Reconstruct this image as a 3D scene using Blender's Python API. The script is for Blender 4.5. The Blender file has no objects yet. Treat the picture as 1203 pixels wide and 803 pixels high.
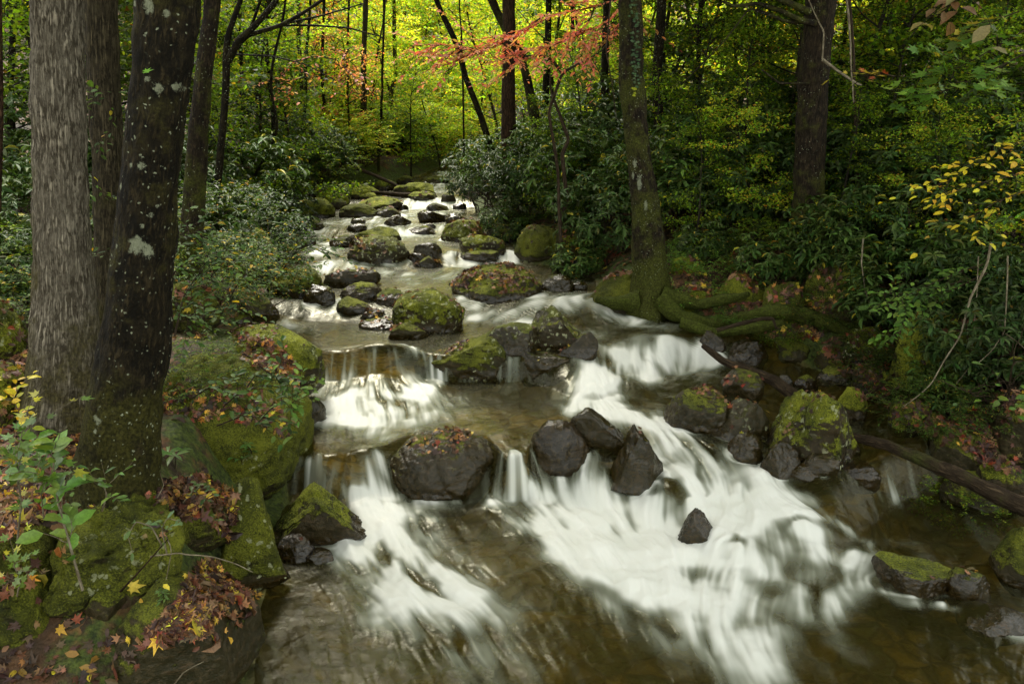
import bpy, math
import numpy as np
from mathutils import Vector
rng = np.random.default_rng(7)
SC = bpy.context.scene
COL = SC.collection
PI = math.pi

# ------------------------------------------------------------------ noise
_T = np.random.default_rng(3).random((64, 64, 64)).astype(np.float32)
def vn(P, f=1.0, off=0.0):
    p = np.asarray(P, dtype=np.float64) * f + off + 1000.0
    i = np.floor(p).astype(np.int64); t = (p - i).astype(np.float32)
    t = t * t * (3 - 2 * t); i &= 63; j = (i + 1) & 63
    x0, y0, z0 = i[..., 0], i[..., 1], i[..., 2]; x1, y1, z1 = j[..., 0], j[..., 1], j[..., 2]
    a, b, c = t[..., 0], t[..., 1], t[..., 2]
    def L(u, v, w): return u + (v - u) * w
    return L(L(L(_T[x0, y0, z0], _T[x1, y0, z0], a), L(_T[x0, y1, z0], _T[x1, y1, z0], a), b),
             L(L(_T[x0, y0, z1], _T[x1, y0, z1], a), L(_T[x0, y1, z1], _T[x1, y1, z1], a), b), c) * 2 - 1
def fbm(P, f=1.0, o=4, off=0.0, g=0.5):
    s = 0; a = 1.0; n = 0
    for k in range(o):
        s = s + a * vn(P, f * 2.03 ** k, off + 17.3 * k); n += a; a *= g
    return s / n
def P3(x, y, z=0.0):
    x, y, z = np.broadcast_arrays(np.asarray(x, float), np.asarray(y, float), np.asarray(z, float))
    return np.stack([x, y, z], -1)
def sstep(a, b, x):
    t = np.clip((x - a) / (b - a), 0, 1); return t * t * (3 - 2 * t)

# ------------------------------------------------------------------ camera geometry
CAM_H = 3.4; PITCH = math.radians(15.0); FPX = 936.0
CAM = np.array([0.0, 0.0, CAM_H])
FW = np.array([0, math.cos(PITCH), -math.sin(PITCH)]); UP = np.array([0, math.sin(PITCH), math.cos(PITCH)]); RT = np.array([1.0, 0, 0])
def ray(px, py): return FW + (px - 601.5) / FPX * RT - (py - 401.5) / FPX * UP
def atz(px, py, z):
    d = ray(px, py); return CAM + d * ((z - CAM_H) / d[2])
def aty(px, py, Y):
    d = ray(px, py); return CAM + d * (Y / d[1])
def depth(p): return float(np.dot(np.asarray(p) - CAM, FW))
def topx(p):
    q = np.asarray(p) - CAM; d = q @ FW
    return 601.5 + FPX * (q @ RT) / d, 401.5 - FPX * (q @ UP) / d

# ------------------------------------------------------------------ mesh helpers
def mesh(name, V, quads=None, tris=None, mat=None, attrs=None, smooth=True, matidx=None):
    me = bpy.data.meshes.new(name)
    V = np.ascontiguousarray(V, dtype=np.float32)
    loops = []; starts = []; n = 0
    if quads is not None and len(quads):
        q = np.asarray(quads, dtype=np.int32).reshape(-1, 4); loops.append(q.ravel()); starts.append(np.arange(len(q)) * 4); n = len(q) * 4
    if tris is not None and len(tris):
        t = np.asarray(tris, dtype=np.int32).reshape(-1, 3); loops.append(t.ravel()); starts.append(n + np.arange(len(t)) * 3)
    loops = np.concatenate(loops); starts = np.concatenate(starts)
    me.vertices.add(len(V)); me.vertices.foreach_set('co', V.ravel())
    me.loops.add(len(loops)); me.loops.foreach_set('vertex_index', loops.astype(np.int32))
    me.polygons.add(len(starts)); me.polygons.foreach_set('loop_start', starts.astype(np.int32))
    me.update(calc_edges=True)
    me.polygons.foreach_set('use_smooth', np.full(len(starts), bool(smooth)))
    for k, a in (attrs or {}).items():
        a = np.asarray(a, dtype=np.float32)
        if a.ndim == 1:
            at = me.attributes.new(k, 'FLOAT', 'POINT'); at.data.foreach_set('value', a)
        elif a.shape[1] == 3:
            at = me.attributes.new(k, 'FLOAT_VECTOR', 'POINT'); at.data.foreach_set('vector', a.ravel())
    if mat is not None: me.materials.append(mat)
    return me
def link(name, me, parent=None, loc=None, label=None, cat=None, group=None, kind=None):
    o = bpy.data.objects.new(name, me); COL.objects.link(o)
    if loc is not None: o.location = loc
    if parent is not None: o.parent = parent
    if label: o['label'] = label
    if cat: o['category'] = cat
    if group: o['group'] = group
    if kind: o['kind'] = kind
    return o
def thing(name, label, cat, loc=(0, 0, 0), group=None):
    return link(name, None, None, tuple(float(v) for v in loc), label, cat, group)
def cat_geo(parts):
    """parts: list of (V, quads, tris, attrs dict) -> merged"""
    V = []; Q = []; T = []; A = {}; n = 0
    for v, q, t, a in parts:
        V.append(v)
        if q is not None and len(q): Q.append(np.asarray(q) + n)
        if t is not None and len(t): T.append(np.asarray(t) + n)
        for k, x in a.items(): A.setdefault(k, []).append(x)
        n += len(v)
    return np.concatenate(V), (np.concatenate(Q) if Q else None), (np.concatenate(T) if T else None), {k: np.concatenate(x) for k, x in A.items()}
def tube(path, rad, nseg=12, uvscale=1.0, noise=0.0, seed=0.0, cap=True, lump=None):
    """path (N,3), rad (N,) -> geometry with 'uvt' (around metres, along metres)"""
    path = np.asarray(path, float); N = len(path); rad = np.broadcast_to(np.asarray(rad, float), (N,))
    T = np.gradient(path, axis=0); T /= np.linalg.norm(T, axis=1)[:, None] + 1e-9
    ref = np.array([0.0, -1.0, 0.01]) if abs(T[:, 1]).mean() < 0.8 else np.array([1.0, 0, 0.01])
    A = np.cross(T, ref); A /= np.linalg.norm(A, axis=1)[:, None] + 1e-9
    B = np.cross(A, T)
    th = np.linspace(0, 2 * PI, nseg + 1) + PI / 2   # seam faces away
    s = np.concatenate([[0], np.cumsum(np.linalg.norm(np.diff(path, axis=0), axis=1))])
    c, sn = np.cos(th), np.sin(th)
    d = A[:, None, :] * c[None, :, None] + B[:, None, :] * (-sn)[None, :, None]
    r = np.repeat(rad[:, None], nseg + 1, 1).copy()
    if lump is not None: r = r * lump(th[None, :], s[:, None])
    V = path[:, None, :] + d * r[..., None]
    if noise:
        nn = fbm(V, 6.0, 3, seed) * noise
        V = V + d * (nn * r)[..., None]
    uv = np.stack([np.repeat((th * 1.0)[None, :], N, 0) * np.maximum(rad.mean(), .001), np.repeat(s[:, None], nseg + 1, 1), np.full((N, nseg + 1), seed)], -1)
    I = np.arange(N * (nseg + 1)).reshape(N, nseg + 1)
    Q = np.stack([I[:-1, :-1], I[:-1, 1:], I[1:, 1:], I[1:, :-1]], -1).reshape(-1, 4)
    V = V.reshape(-1, 3); uv = uv.reshape(-1, 3); Tt = None
    if cap:
        n0 = len(V); V = np.concatenate([V, path[[-1]] + T[[-1]] * rad[-1] * .4]); uv = np.concatenate([uv, uv[[-1]]])
        Tt = np.stack([I[-1, :-1], I[-1, 1:], np.full(nseg, n0)], -1)
    return V, Q, Tt, {'uvt': uv}
def resample(pts, n):
    pts = np.asarray(pts, float)
    s = np.concatenate([[0], np.cumsum(np.linalg.norm(np.diff(pts, axis=0), axis=1))])
    # catmull-rom style smoothing through interpolation then box smoothing
    u = np.linspace(0, s[-1], n); q = np.stack([np.interp(u, s, pts[:, k]) for k in range(pts.shape[1])], -1)
    w = max(1, n // (4 * max(1, len(pts) - 1)))
    for _ in range(w):
        q[1:-1] = (q[:-2] + 2 * q[1:-1] + q[2:]) / 4
    return q

# leaf templates: (t along, s across, h height), faces
def _poly(pts, faces_q, faces_t): return (np.array(pts, float), np.array(faces_q) if faces_q else None, np.array(faces_t) if faces_t else None)
LEAF = {
 'diamond': _poly([(0,0,0),(.45,.5,.05),(1,0,-.08),(.45,-.5,.05)], [(0,1,2,3)], None),
 'oval': _poly([(0,0,0),(.3,.42,.10),(.3,0,0),(.3,-.42,.10),(.7,.40,.05),(.7,0,-.03),(.7,-.40,.05),(1,0,-.15)],
               [(2,1,4,5),(2,5,6,3)], [(0,1,2),(0,2,3),(5,4,7),(5,7,6)]),
 'long': _poly([(0,0,0),(.35,.36,.10),(.35,0,0),(.35,-.36,.10),(.72,.42,.06),(.72,0,-.06),(.72,-.42,.06),(1,0,-.2)],
               [(2,1,4,5),(2,5,6,3)], [(0,1,2),(0,2,3),(5,4,7),(5,7,6)]),
}
def _maple():
    ang = [180, 150, 118, 100, 82, 62, 45, 30, 14, 0]
    rad = [.12, .42, .30, .58, .36, .42, .78, .42, .55, 1.0]
    pts = [(0.12, 0, 0)]
    half = []
    for a, r in zip(ang, rad):
        a = math.radians(a); half.append((.3 + .7 * r * math.cos(a), .72 * r * math.sin(a), .16 * (r - .4)))
    ring = [half[0]] + half[1:-1] + [half[-1]] + [(x, -y, h) for x, y, h in half[1:-1][::-1]]
    pts = [(.33, 0, -.03)] + ring; n = len(ring)
    return _poly(pts, None, [(0, 1 + i, 1 + (i + 1) % n) for i in range(n)])
LEAF['maple'] = _maple()
def leaves(kind, P, D, N, L, Wd, C, curl=1.0, roughness=None):
    """batch of leaves.  P base, D axis, N normal, L length, Wd width, C colour (n,3)"""
    tp, q, t = LEAF[kind]; n = len(P); m = len(tp)
    D = D / (np.linalg.norm(D, axis=1)[:, None] + 1e-9)
    S = np.cross(N, D); S /= np.linalg.norm(S, axis=1)[:, None] + 1e-9
    Nn = np.cross(D, S)
    L = np.broadcast_to(L, (n,)); Wd = np.broadcast_to(Wd, (n,)); curl = np.broadcast_to(curl, (n,))
    V = P[:, None, :] + D[:, None, :] * (tp[None, :, 0] * L[:, None])[..., None] + S[:, None, :] * (tp[None, :, 1] * Wd[:, None])[..., None] \
        + Nn[:, None, :] * (tp[None, :, 2] * (L * curl)[:, None])[..., None]
    off = (np.arange(n) * m)[:, None, None]
    Q = (q[None] + off).reshape(-1, 4) if q is not None else None
    T = (t[None] + off).reshape(-1, 3) if t is not None else None
    return V.reshape(-1, 3), Q, T, {'col': np.repeat(C, m, 0)}
def rnd_unit(n, r=rng):
    v = r.normal(size=(n, 3)); return v / (np.linalg.norm(v, axis=1)[:, None] + 1e-9)
def pal(n, cols, w=None, jit=.18, r=rng):
    cols = np.array(cols, float); w = None if w is None else np.array(w, float) / sum(w)
    i = r.choice(len(cols), n, p=w); c = cols[i]
    b = np.exp(r.normal(0, jit, (n, 1))); h = np.exp(r.normal(0, jit * .5, (n, 3)))
    return np.clip(c * b * h, 0.002, .9)

# ------------------------------------------------------------------ materials
def newmat(name):
    m = bpy.data.materials.new(name); m.use_nodes = True; nt = m.node_tree; nt.nodes.clear()
    out = nt.nodes.new('ShaderNodeOutputMaterial'); return m, nt, out
class NB:
    def __init__(s, nt): s.nt = nt; s.l = nt.links.new
    def n(s, t, **k):
        x = s.nt.nodes.new(t)
        for a, b in k.items(): setattr(x, a, b)
        return x
    def con(s, sock, v):
        if hasattr(v, 'links') or isinstance(v, bpy.types.NodeSocket): s.l(v, sock)
        elif v is not None: sock.default_value = v
    def attr(s, name, out='Fac'):
        return s.n('ShaderNodeAttribute', attribute_name=name).outputs[out]
    def math(s, op, a, b=None, c=None, clamp=False):
        x = s.n('ShaderNodeMath', operation=op, use_clamp=clamp)
        s.con(x.inputs[0], a); s.con(x.inputs[1], b); s.con(x.inputs[2], c); return x.outputs[0]
    def mix(s, f, a, b, mode='MIX'):
        x = s.n('ShaderNodeMix', data_type='RGBA', blend_type=mode)
        s.con(x.inputs[0], f); s.con(x.inputs[6], a); s.con(x.inputs[7], b); return x.outputs[2]
    def noise(s, vec, scale, detail=4, rough=.55, dist=0.0, out=0):
        x = s.n('ShaderNodeTexNoise'); s.con(x.inputs['Vector'], vec); x.inputs['Scale'].default_value = scale
        x.inputs['Detail'].default_value = detail; x.inputs['Roughness'].default_value = rough; x.inputs['Distortion'].default_value = dist
        return x.outputs[out]
    def vor(s, vec, scale, feature='F1', out=0, rand=1.0):
        x = s.n('ShaderNodeTexVoronoi', feature=feature); s.con(x.inputs['Vector'], vec); x.inputs['Scale'].default_value = scale
        x.inputs['Randomness'].default_value = rand; return x.outputs[out]
    def ramp(s, f, a, b, c0=0.0, c1=1.0, t='LINEAR'):
        x = s.n('ShaderNodeMapRange', interpolation_type='SMOOTHSTEP'); s.con(x.inputs[0], f)
        x.inputs[1].default_value = a; x.inputs[2].default_value = b; s.con(x.inputs[3], c0); s.con(x.inputs[4], c1); return x.outputs[0]
    def mapv(s, vec, sc):
        x = s.n('ShaderNodeMapping'); s.l(vec, x.inputs[0]); x.inputs['Scale'].default_value = sc; return x.outputs[0]
    def bump(s, h, st, dist=.02, nrm=None):
        x = s.n('ShaderNodeBump'); s.con(x.inputs['Strength'], st); x.inputs['Distance'].default_value = dist; s.con(x.inputs['Height'], h)
        if nrm is not None: s.l(nrm, x.inputs['Normal'])
        return x.outputs[0]
    def bsdf(s, col, rough, normal=None, spec=.5, coat=None):
        x = s.n('ShaderNodeBsdfPrincipled'); s.con(x.inputs['Base Color'], col); s.con(x.inputs['Roughness'], rough)
        s.con(x.inputs['Specular IOR Level'], spec)
        if normal is not None: s.l(normal, x.inputs['Normal'])
        if coat is not None:
            s.con(x.inputs['Coat Weight'], coat); x.inputs['Coat Roughness'].default_value = .09
            if normal is not None: s.l(normal, x.inputs['Coat Normal'])
        return x.outputs[0]
def rgb(r, g, b): return (r, g, b, 1.0)

def mat_rock():
    m, nt, out = newmat('rock'); b = NB(nt)
    geo = b.n('ShaderNodeNewGeometry'); pos = geo.outputs['Position']; nz = b.n('ShaderNodeSeparateXYZ'); b.l(geo.outputs['Normal'], nz.inputs[0]); nz = nz.outputs[2]
    oi = b.n('ShaderNodeObjectInfo').outputs['Random']
    moss, wet, lich = b.attr('moss'), b.attr('wet'), b.attr('lichen')
    n1 = b.noise(pos, 3.2, 6, .6); n2 = b.noise(pos, 22, 6, .65); n3 = b.noise(pos, 90, 4, .6)
    base = b.mix(b.ramp(n1, .35, .68), rgb(.009, .006, .0025), rgb(.042, .029, .011))
    base = b.mix(b.ramp(oi, 0, 1, .25, .75), base, rgb(.028, .027, .008))
    base = b.mix(b.ramp(n2, .45, .75), base, rgb(.075, .058, .028))
    vein = b.noise(b.mapv(pos, (1, 1, 5)), 9, 4, .6, 1.2)
    base = b.mix(b.math('MULTIPLY', b.ramp(vein, .55, .68), .6), base, rgb(.085, .055, .026))
    # moss
    mn = b.noise(pos, 5.5, 6, .62)
    mm = b.math('ADD', b.math('ADD', b.math('MULTIPLY', nz, 1.0), b.math('MULTIPLY', b.math('SUBTRACT', mn, .5), 2.2)), b.math('MULTIPLY', b.math('SUBTRACT', moss, .5), 2.0))
    mf = b.math('MULTIPLY', b.ramp(mm, .28, .62), b.ramp(moss, .02, .12))
    mcol = b.mix(b.ramp(b.noise(pos, 14, 5, .6), .3, .7), rgb(.012, .020, .003), rgb(.10, .115, .009))
    mcol = b.mix(b.ramp(b.math('ADD', n3, b.math('MULTIPLY', b.math('SUBTRACT', n1, .5), .9)), .38, .68), mcol, rgb(.25, .27, .022))
    mcol = b.mix(b.ramp(oi, .2, .9, 0, .45), mcol, rgb(.055, .055, .014))
    wetm = b.math('MULTIPLY', wet, 1.0)
    dark = b.mix(wetm, rgb(1, 1, 1), rgb(.55, .46, .30))
    base = b.mix(1.0, base, dark, 'MULTIPLY')
    col = b.mix(mf, base, mcol)
    # lichen blotches
    v = b.vor(b.mix(.12, pos, b.noise(pos, 12, 3, .6, out=1)), 13)
    lm = b.math('MULTIPLY', b.ramp(v, .30, .22), b.ramp(b.math('ADD', b.noise(pos, 2.6, 3), b.math('MULTIPLY', lich, .55)), .68, .80))
    lm = b.math('MULTIPLY', lm, b.ramp(lich, .02, .2)); lm = b.math('MULTIPLY', lm, b.ramp(n2, .35, .5))
    col = b.mix(b.math('MULTIPLY', lm, .8), col, rgb(.36, .38, .22))
    rough = b.ramp(b.math('SUBTRACT', wet, b.math('MULTIPLY', mf, .6)), 0, .9, .72, .13)
    h = b.math('ADD', b.math('MULTIPLY', n2, .8), b.math('MULTIPLY', n3, .35))
    h = b.math('ADD', h, b.math('MULTIPLY', b.math('MULTIPLY', mf, b.noise(pos, 160, 3, .7)), 1.0)); h = b.math('ADD', h, b.math('MULTIPLY', b.math('MULTIPLY', mf, b.noise(pos, 26, 3, .6)), 2.2))
    h = b.math('ADD', h, b.math('MULTIPLY', b.vor(b.mapv(pos, (1, 1, 1.8)), 4.5, 'DISTANCE_TO_EDGE'), .0))
    nr = b.bump(h, b.ramp(b.math('SUBTRACT', wet, mf), .2, 1, .8, .38), .03)
    b.l(b.bsdf(col, rough, nr, b.ramp(wet, 0, 1, .15, .24), b.math('MULTIPLY', b.math('MULTIPLY', wet, b.math('SUBTRACT', 1.0, mf)), .38)), out.inputs[0]); return m

def mat_bark(name, c_lo, c_hi, ridge=(1, .09, 1), rs=75, rstr=1.0, mossy=.3, lichen=0.0, mosscol=(.05, .06, .012), ridge_amt=1.0):
    m, nt, out = newmat(name); b = NB(nt)
    uv = b.attr('uvt', 'Vector'); geo = b.n('ShaderNodeNewGeometry'); pos = geo.outputs['Position']
    r = b.noise(b.mapv(uv, ridge), rs, 4, .55, .25)
    rr = b.math('ABSOLUTE', b.math('SUBTRACT', r, .5)); rid = b.ramp(rr, 0, .13)
    r2 = b.noise(b.mapv(uv, (1, .22, 1)), rs * .8, 5, .6, .4); rid = b.math('MULTIPLY', b.math('ADD', rid, .55), b.ramp(r2, .34, .60)); rid = b.math('MULTIPLY', rid, .75)
    fine = b.noise(pos, 45, 5, .65); big = b.noise(pos, 1.7, 4, .6); mid = b.noise(pos, 8, 5, .6)
    t = b.math('MULTIPLY', b.math('ADD', b.math('MULTIPLY', rid, ridge_amt), b.math('MULTIPLY', fine, .7)), .62)
    col = b.mix(b.ramp(t, .25, .95), rgb(*c_lo), rgb(*c_hi))
    col = b.mix(b.ramp(mid, .4, .7, 0, .45), col, rgb(*[x * .55 for x in c_hi]))
    ms = b.attr('moss')
    mf = b.ramp(b.math('ADD', b.math('ADD', big, b.math('MULTIPLY', b.math('SUBTRACT', mid, .5), .7)), b.math('MULTIPLY', b.math('ADD', ms, mossy), .5)), .62, .92, 0, .85)
    mc = b.mix(b.ramp(fine, .35, .7), rgb(*[x * .45 for x in mosscol]), rgb(*[x * 1.5 for x in mosscol]))
    col = b.mix(mf, col, mc)
    if lichen > 0:
        v = b.vor(b.mix(.05, pos, b.noise(pos, 20, 3, .6, out=1)), 26)
        dots = b.math('MULTIPLY', b.ramp(v, .22, .12), b.ramp(b.math('ADD', b.noise(pos, 3.1, 3), lichen), .62, .74))
        la = b.attr('lichen')
        pt = b.ramp(b.math('ADD', la, b.math('MULTIPLY', b.math('SUBTRACT', b.noise(pos, 38, 7, .8), .5), 1.7)), .38, .66)
        f = b.math('MAXIMUM', b.math('MULTIPLY', dots, .85), b.math('MULTIPLY', pt, .7))
        col = b.mix(f, col, b.mix(fine, rgb(.14, .16, .09), rgb(.34, .36, .26)))
    h = b.math('ADD', b.math('MULTIPLY', rid, ridge_amt), b.math('MULTIPLY', fine, .5))
    nr = b.bump(h, rstr, .018)
    b.l(b.bsdf(col, .8, nr, .10), out.inputs[0]); return m

def mat_leaf(name, trans=.35, rough=.42, spec=.4, var=.25, tint=(1.25, 1.2, .5)):
    m, nt, out = newmat(name); b = NB(nt)
    c = b.attr('col', 'Color'); oi = b.n('ShaderNodeObjectInfo').outputs['Random']
    geo = b.n('ShaderNodeNewGeometry'); pos = geo.outputs['Position']
    k = b.ramp(oi, 0, 1, 1 - var, 1 + var)
    kk = b.n('ShaderNodeCombineXYZ'); b.con(kk.inputs[0], k); b.con(kk.inputs[1], k); b.con(kk.inputs[2], k)
    c = b.mix(1.0, c, kk.outputs[0], 'MULTIPLY')
    nn = b.noise(pos, 60, 2, .5); c = b.mix(b.ramp(nn, .3, .7, 0, .28), c, rgb(.0, .0, .0))
    p = b.bsdf(c, rough, None, spec)
    tr = b.n('ShaderNodeBsdfTranslucent'); tc = b.mix(1.0, c, rgb(*tint), 'MULTIPLY'); b.l(tc, tr.inputs[0])
    mx = b.n('ShaderNodeMixShader'); mx.inputs[0].default_value = trans; b.l(p, mx.inputs[1]); b.l(tr.outputs[0], mx.inputs[2])
    b.l(mx.outputs[0], out.inputs[0]); return m

def mat_ground():
    m, nt, out = newmat('forest_floor'); b = NB(nt)
    geo = b.n('ShaderNodeNewGeometry'); pos = geo.outputs['Position']
    bed = b.attr('bed'); mo = b.attr('moss'); 
    v = b.vor(b.mix(.1, pos, b.noise(pos, 8, 3, .6, out=1)), 14, out=1); vd = b.vor(b.mix(.1, pos, b.noise(pos, 8, 3, .6, out=1)), 14)
    hsv = b.n('ShaderNodeSeparateColor'); b.l(v, hsv.inputs[0])
    lit = b.mix(hsv.outputs[0], rgb(.030, .017, .009), rgb(.115, .055, .022))
    lit = b.mix(b.ramp(hsv.outputs[1], .8, .95), lit, rgb(.16, .085, .028))
    lit = b.mix(b.ramp(b.noise(pos, 1.3, 5, .6), .4, .65), lit, rgb(.025, .018, .011))
    mc = b.mix(b.ramp(b.noise(pos, 25, 4, .6), .3, .7), rgb(.015, .024, .005), rgb(.07, .095, .012))
    mf = b.ramp(b.math('ADD', b.noise(pos, 2.2, 5, .65), b.math('MULTIPLY', mo, .6)), .62, .75)
    col = b.mix(mf, lit, mc)
    # stream bed : stones
    w = b.mix(.12, pos, b.noise(pos, 5, 3, .6, out=1))
    c1 = b.vor(w, 5.0, out=1); s1 = b.n('ShaderNodeSeparateColor'); b.l(c1, s1.inputs[0]); d1 = b.vor(w, 5.0, 'DISTANCE_TO_EDGE')
    st = b.mix(s1.outputs[0], rgb(.07, .050, .013), rgb(.27, .20, .06))
    st = b.mix(b.ramp(s1.outputs[1], .6, .9), st, rgb(.10, .10, .055))
    st = b.mix(b.ramp(d1, .0, .12, .75, 0), st, rgb(.05, .036, .016))
    st = b.mix(b.ramp(b.noise(pos, 30, 5, .65), .35, .75, 0, .6), st, rgb(.11, .075, .03))
    col = b.mix(bed, col, st)
    hh = b.math('ADD', b.math('MULTIPLY', vd, -1.0), b.math('MULTIPLY', b.noise(pos, 40, 4), .8))
    hb = b.ramp(d1, 0, .3, 0, 2.5)
    h = b.n('ShaderNodeMix', data_type='FLOAT'); b.con(h.inputs[0], bed); b.con(h.inputs[2], hh); b.con(h.inputs[3], hb)
    nr = b.bump(h.outputs[0], .8, .03)
    b.l(b.bsdf(col, b.ramp(bed, 0, 1, .8, .6), nr, .3), out.inputs[0]); return m

def mat_water():
    m, nt, out = newmat('stream_water'); b = NB(nt)
    foam, st, tur = b.attr('foam'), b.attr('streak'), b.attr('turb')
    geo = b.n('ShaderNodeNewGeometry'); pos = geo.outputs['Position']
    h = b.math('ADD', b.math('MULTIPLY', st, 1.0), b.math('MULTIPLY', b.noise(pos, 7, 3, .55, .6), .35))
    nr = b.bump(h, .5, .05)
    fres = b.n('ShaderNodeFresnel'); fres.inputs['IOR'].default_value = 1.33; b.l(nr, fres.inputs['Normal'])
    tr = b.n('ShaderNodeBsdfTransparent'); b.con(tr.inputs[0], rgb(.74, .66, .32))
    gl = b.n('ShaderNodeBsdfGlossy'); gl.inputs['Roughness'].default_value = .24; b.l(nr, gl.inputs['Normal']); gl.inputs[0].default_value = rgb(.97, .96, .80)
    df = b.n('ShaderNodeBsdfDiffuse'); df.inputs[0].default_value = rgb(.042, .039, .011); b.l(nr, df.inputs['Normal'])
    m1 = b.n('ShaderNodeMixShader'); m1.inputs[0].default_value = .28; b.l(tr.outputs[0], m1.inputs[1]); b.l(df.outputs[0], m1.inputs[2])
    m2 = b.n('ShaderNodeMixShader'); b.l(b.math('MULTIPLY', fres.outputs[0], .85, clamp=True), m2.inputs[0]); b.l(m1.outputs[0], m2.inputs[1]); b.l(gl.outputs[0], m2.inputs[2])
    fc = b.mix(b.math('MULTIPLY', b.ramp(foam, .2, 1.0), b.ramp(st, -.35, .3, .75, 1.0)), rgb(.42, .46, .36), rgb(.82, .83, .78))
    fd = b.n('ShaderNodeBsdfDiffuse'); b.l(fc, fd.inputs[0]); b.l(b.bump(h, .3, .03), fd.inputs['Normal'])
    ft = b.n('ShaderNodeBsdfTranslucent'); b.l(fc, ft.inputs[0])
    fm = b.n('ShaderNodeMixShader'); fm.inputs[0].default_value = .25; b.l(fd.outputs[0], fm.inputs[1]); b.l(ft.outputs[0], fm.inputs[2])
    mx = b.n('ShaderNodeMixShader'); b.l(b.math('MULTIPLY', foam, 1.0, clamp=True), mx.inputs[0]); b.l(m2.outputs[0], mx.inputs[1]); b.l(fm.outputs[0], mx.inputs[2])
    b.l(mx.outputs[0], out.inputs[0]); return m

M_ROCK = mat_rock(); M_GROUND = mat_ground(); M_WATER = mat_water()
M_GREY = mat_bark('grey_bark', (.045, .037, .024), (.34, .30, .225), ridge=(1, .035, 1), rs=80, rstr=1.0, mossy=.0, mosscol=(.075, .065, .02))
M_GREYDARK = mat_bark('grey_brown_bark', (.014, .011, .006), (.10, .082, .045), ridge=(1, .035, 1), rs=72, rstr=1.0, mossy=.1, mosscol=(.06, .055, .015))
M_DARK = mat_bark('dark_bark', (.004, .0034, .0018), (.048, .036, .017), ridge=(1, .3, 1), rs=34, rstr=1.0, mossy=.14, lichen=.20, ridge_amt=.55, mosscol=(.04, .038, .008))
M_MOSSY = mat_bark('mossy_bark', (.008, .006, .004), (.065, .046, .025), ridge=(1, .2, 1), rs=40, rstr=.9, mossy=.35, lichen=.16, ridge_amt=.6, mosscol=(.055, .062, .010))
M_BROWN = mat_bark('brown_bark', (.012, .007, .004), (.10, .055, .03), ridge=(1, .15, 1), rs=45, rstr=.9, mossy=.05, ridge_amt=.7)
M_FARBARK = mat_bark('far_bark', (.012, .010, .007), (.055, .045, .03), rs=30, rstr=.3, mossy=.15)
M_ROOT = mat_bark('mossy_root_bark', (.03, .018, .01), (.09, .06, .03), rs=30, mossy=.8, mosscol=(.06, .078, .010))
M_LOG = mat_bark('wet_log_bark', (.018, .012, .007), (.10, .07, .04), ridge=(1, .1, 1), rs=50, mossy=.0, lichen=.02, ridge_amt=.8)
M_TWIG = mat_bark('pale_twig', (.10, .08, .05), (.30, .26, .18), rs=60, mossy=0, rstr=.3)
M_STEM = mat_bark('dark_stem', (.02, .013, .008), (.07, .05, .03), rs=60, mossy=0, rstr=.3)
M_LEAF = mat_leaf('green_leaf', .42, .55, .2)
M_FAR = mat_leaf('far_leaf', .55, .55, .2, .18, (1.5, 1.5, .5))
M_RHODO = mat_leaf('rhododendron_leaf', .2, .45, .14, .25)
M_LITTER = mat_leaf('fallen_leaf', .12, .5, .35, .1, (1.2, 1.0, .6))
M_FINE = mat_leaf('sprig_leaf', .28, .38, .4, .05)

# ------------------------------------------------------------------ stream levels (cascades)
# each cascade: drop, foot line (px,py), crest line (px,py); heights at foot are the sum of the drops before it
CASC = [
 (.38, [(-200,600),(150,600),(340,590),(410,600),(460,588),(600,586),(700,598),(745,610),(800,640),(850,668),(930,676),(985,660),(1018,622),(1050,588),(1203,570),(1600,570)],
       [(-200,545),(150,540),(340,532),(452,533),(472,505),(560,500),(590,535),(598,549),(620,549),(630,505),(680,500),(692,535),(706,535),(722,502),(760,496),(810,492),(870,502),(930,524),(985,540),(1030,530),(1080,515),(1203,505),(1600,505)]),
 (.30, [(-100,452),(340,452),(400,453),(490,450),(560,446),(640,450),(690,478),(740,455),(800,436),(850,430),(1200,425),(1500,425)],
       [(-100,418),(340,416),(400,416),(490,416),(560,420),(640,418),(700,402),(740,396),(800,392),(850,390),(1200,390),(1500,390)]),
 (.18, [(-100,372),(300,375),(400,380),(450,378),(560,378),(640,382),(700,372),(1200,362)],
       [(-100,350),(300,350),(400,352),(450,350),(560,345),(640,350),(700,345),(1200,345)]),
 (.18, [(-100,325),(300,325),(420,322),(520,313),(560,310),(610,309),(1200,309)],
       [(-100,300),(300,300),(420,300),(520,295),(560,294),(610,294),(1200,294)]),
 (.16, [(-100,283),(300,283),(420,282),(520,276),(1200,276)],
       [(-100,268),(300,268),(420,266),(520,262),(1200,262)]),
]
def _build():
    z = 0.0; L = []
    for drop, foot, crest in CASC:
        f = np.array([atz(px, py, z)[:2] for px, py in foot]); c = np.array([atz(px, py, z + drop)[:2] for px, py in crest])
        f = f[np.argsort(f[:, 0])]; c = c[np.argsort(c[:, 0])]
        L.append((drop, f, c)); z += drop
    return L
LV = _build()
WY = np.array([22.8, 23.3, 26.5, 28, 29.2, 34, 50, 90, 160]); WZ = np.array([1.2, 1.4, 1.55, 1.75, 1.9, 2.2, 3.2, 6.5, 16.0]) - 1.2
BUMPS = []   # (x, y, rx, ry, h) humps where water slides over rocks
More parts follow.
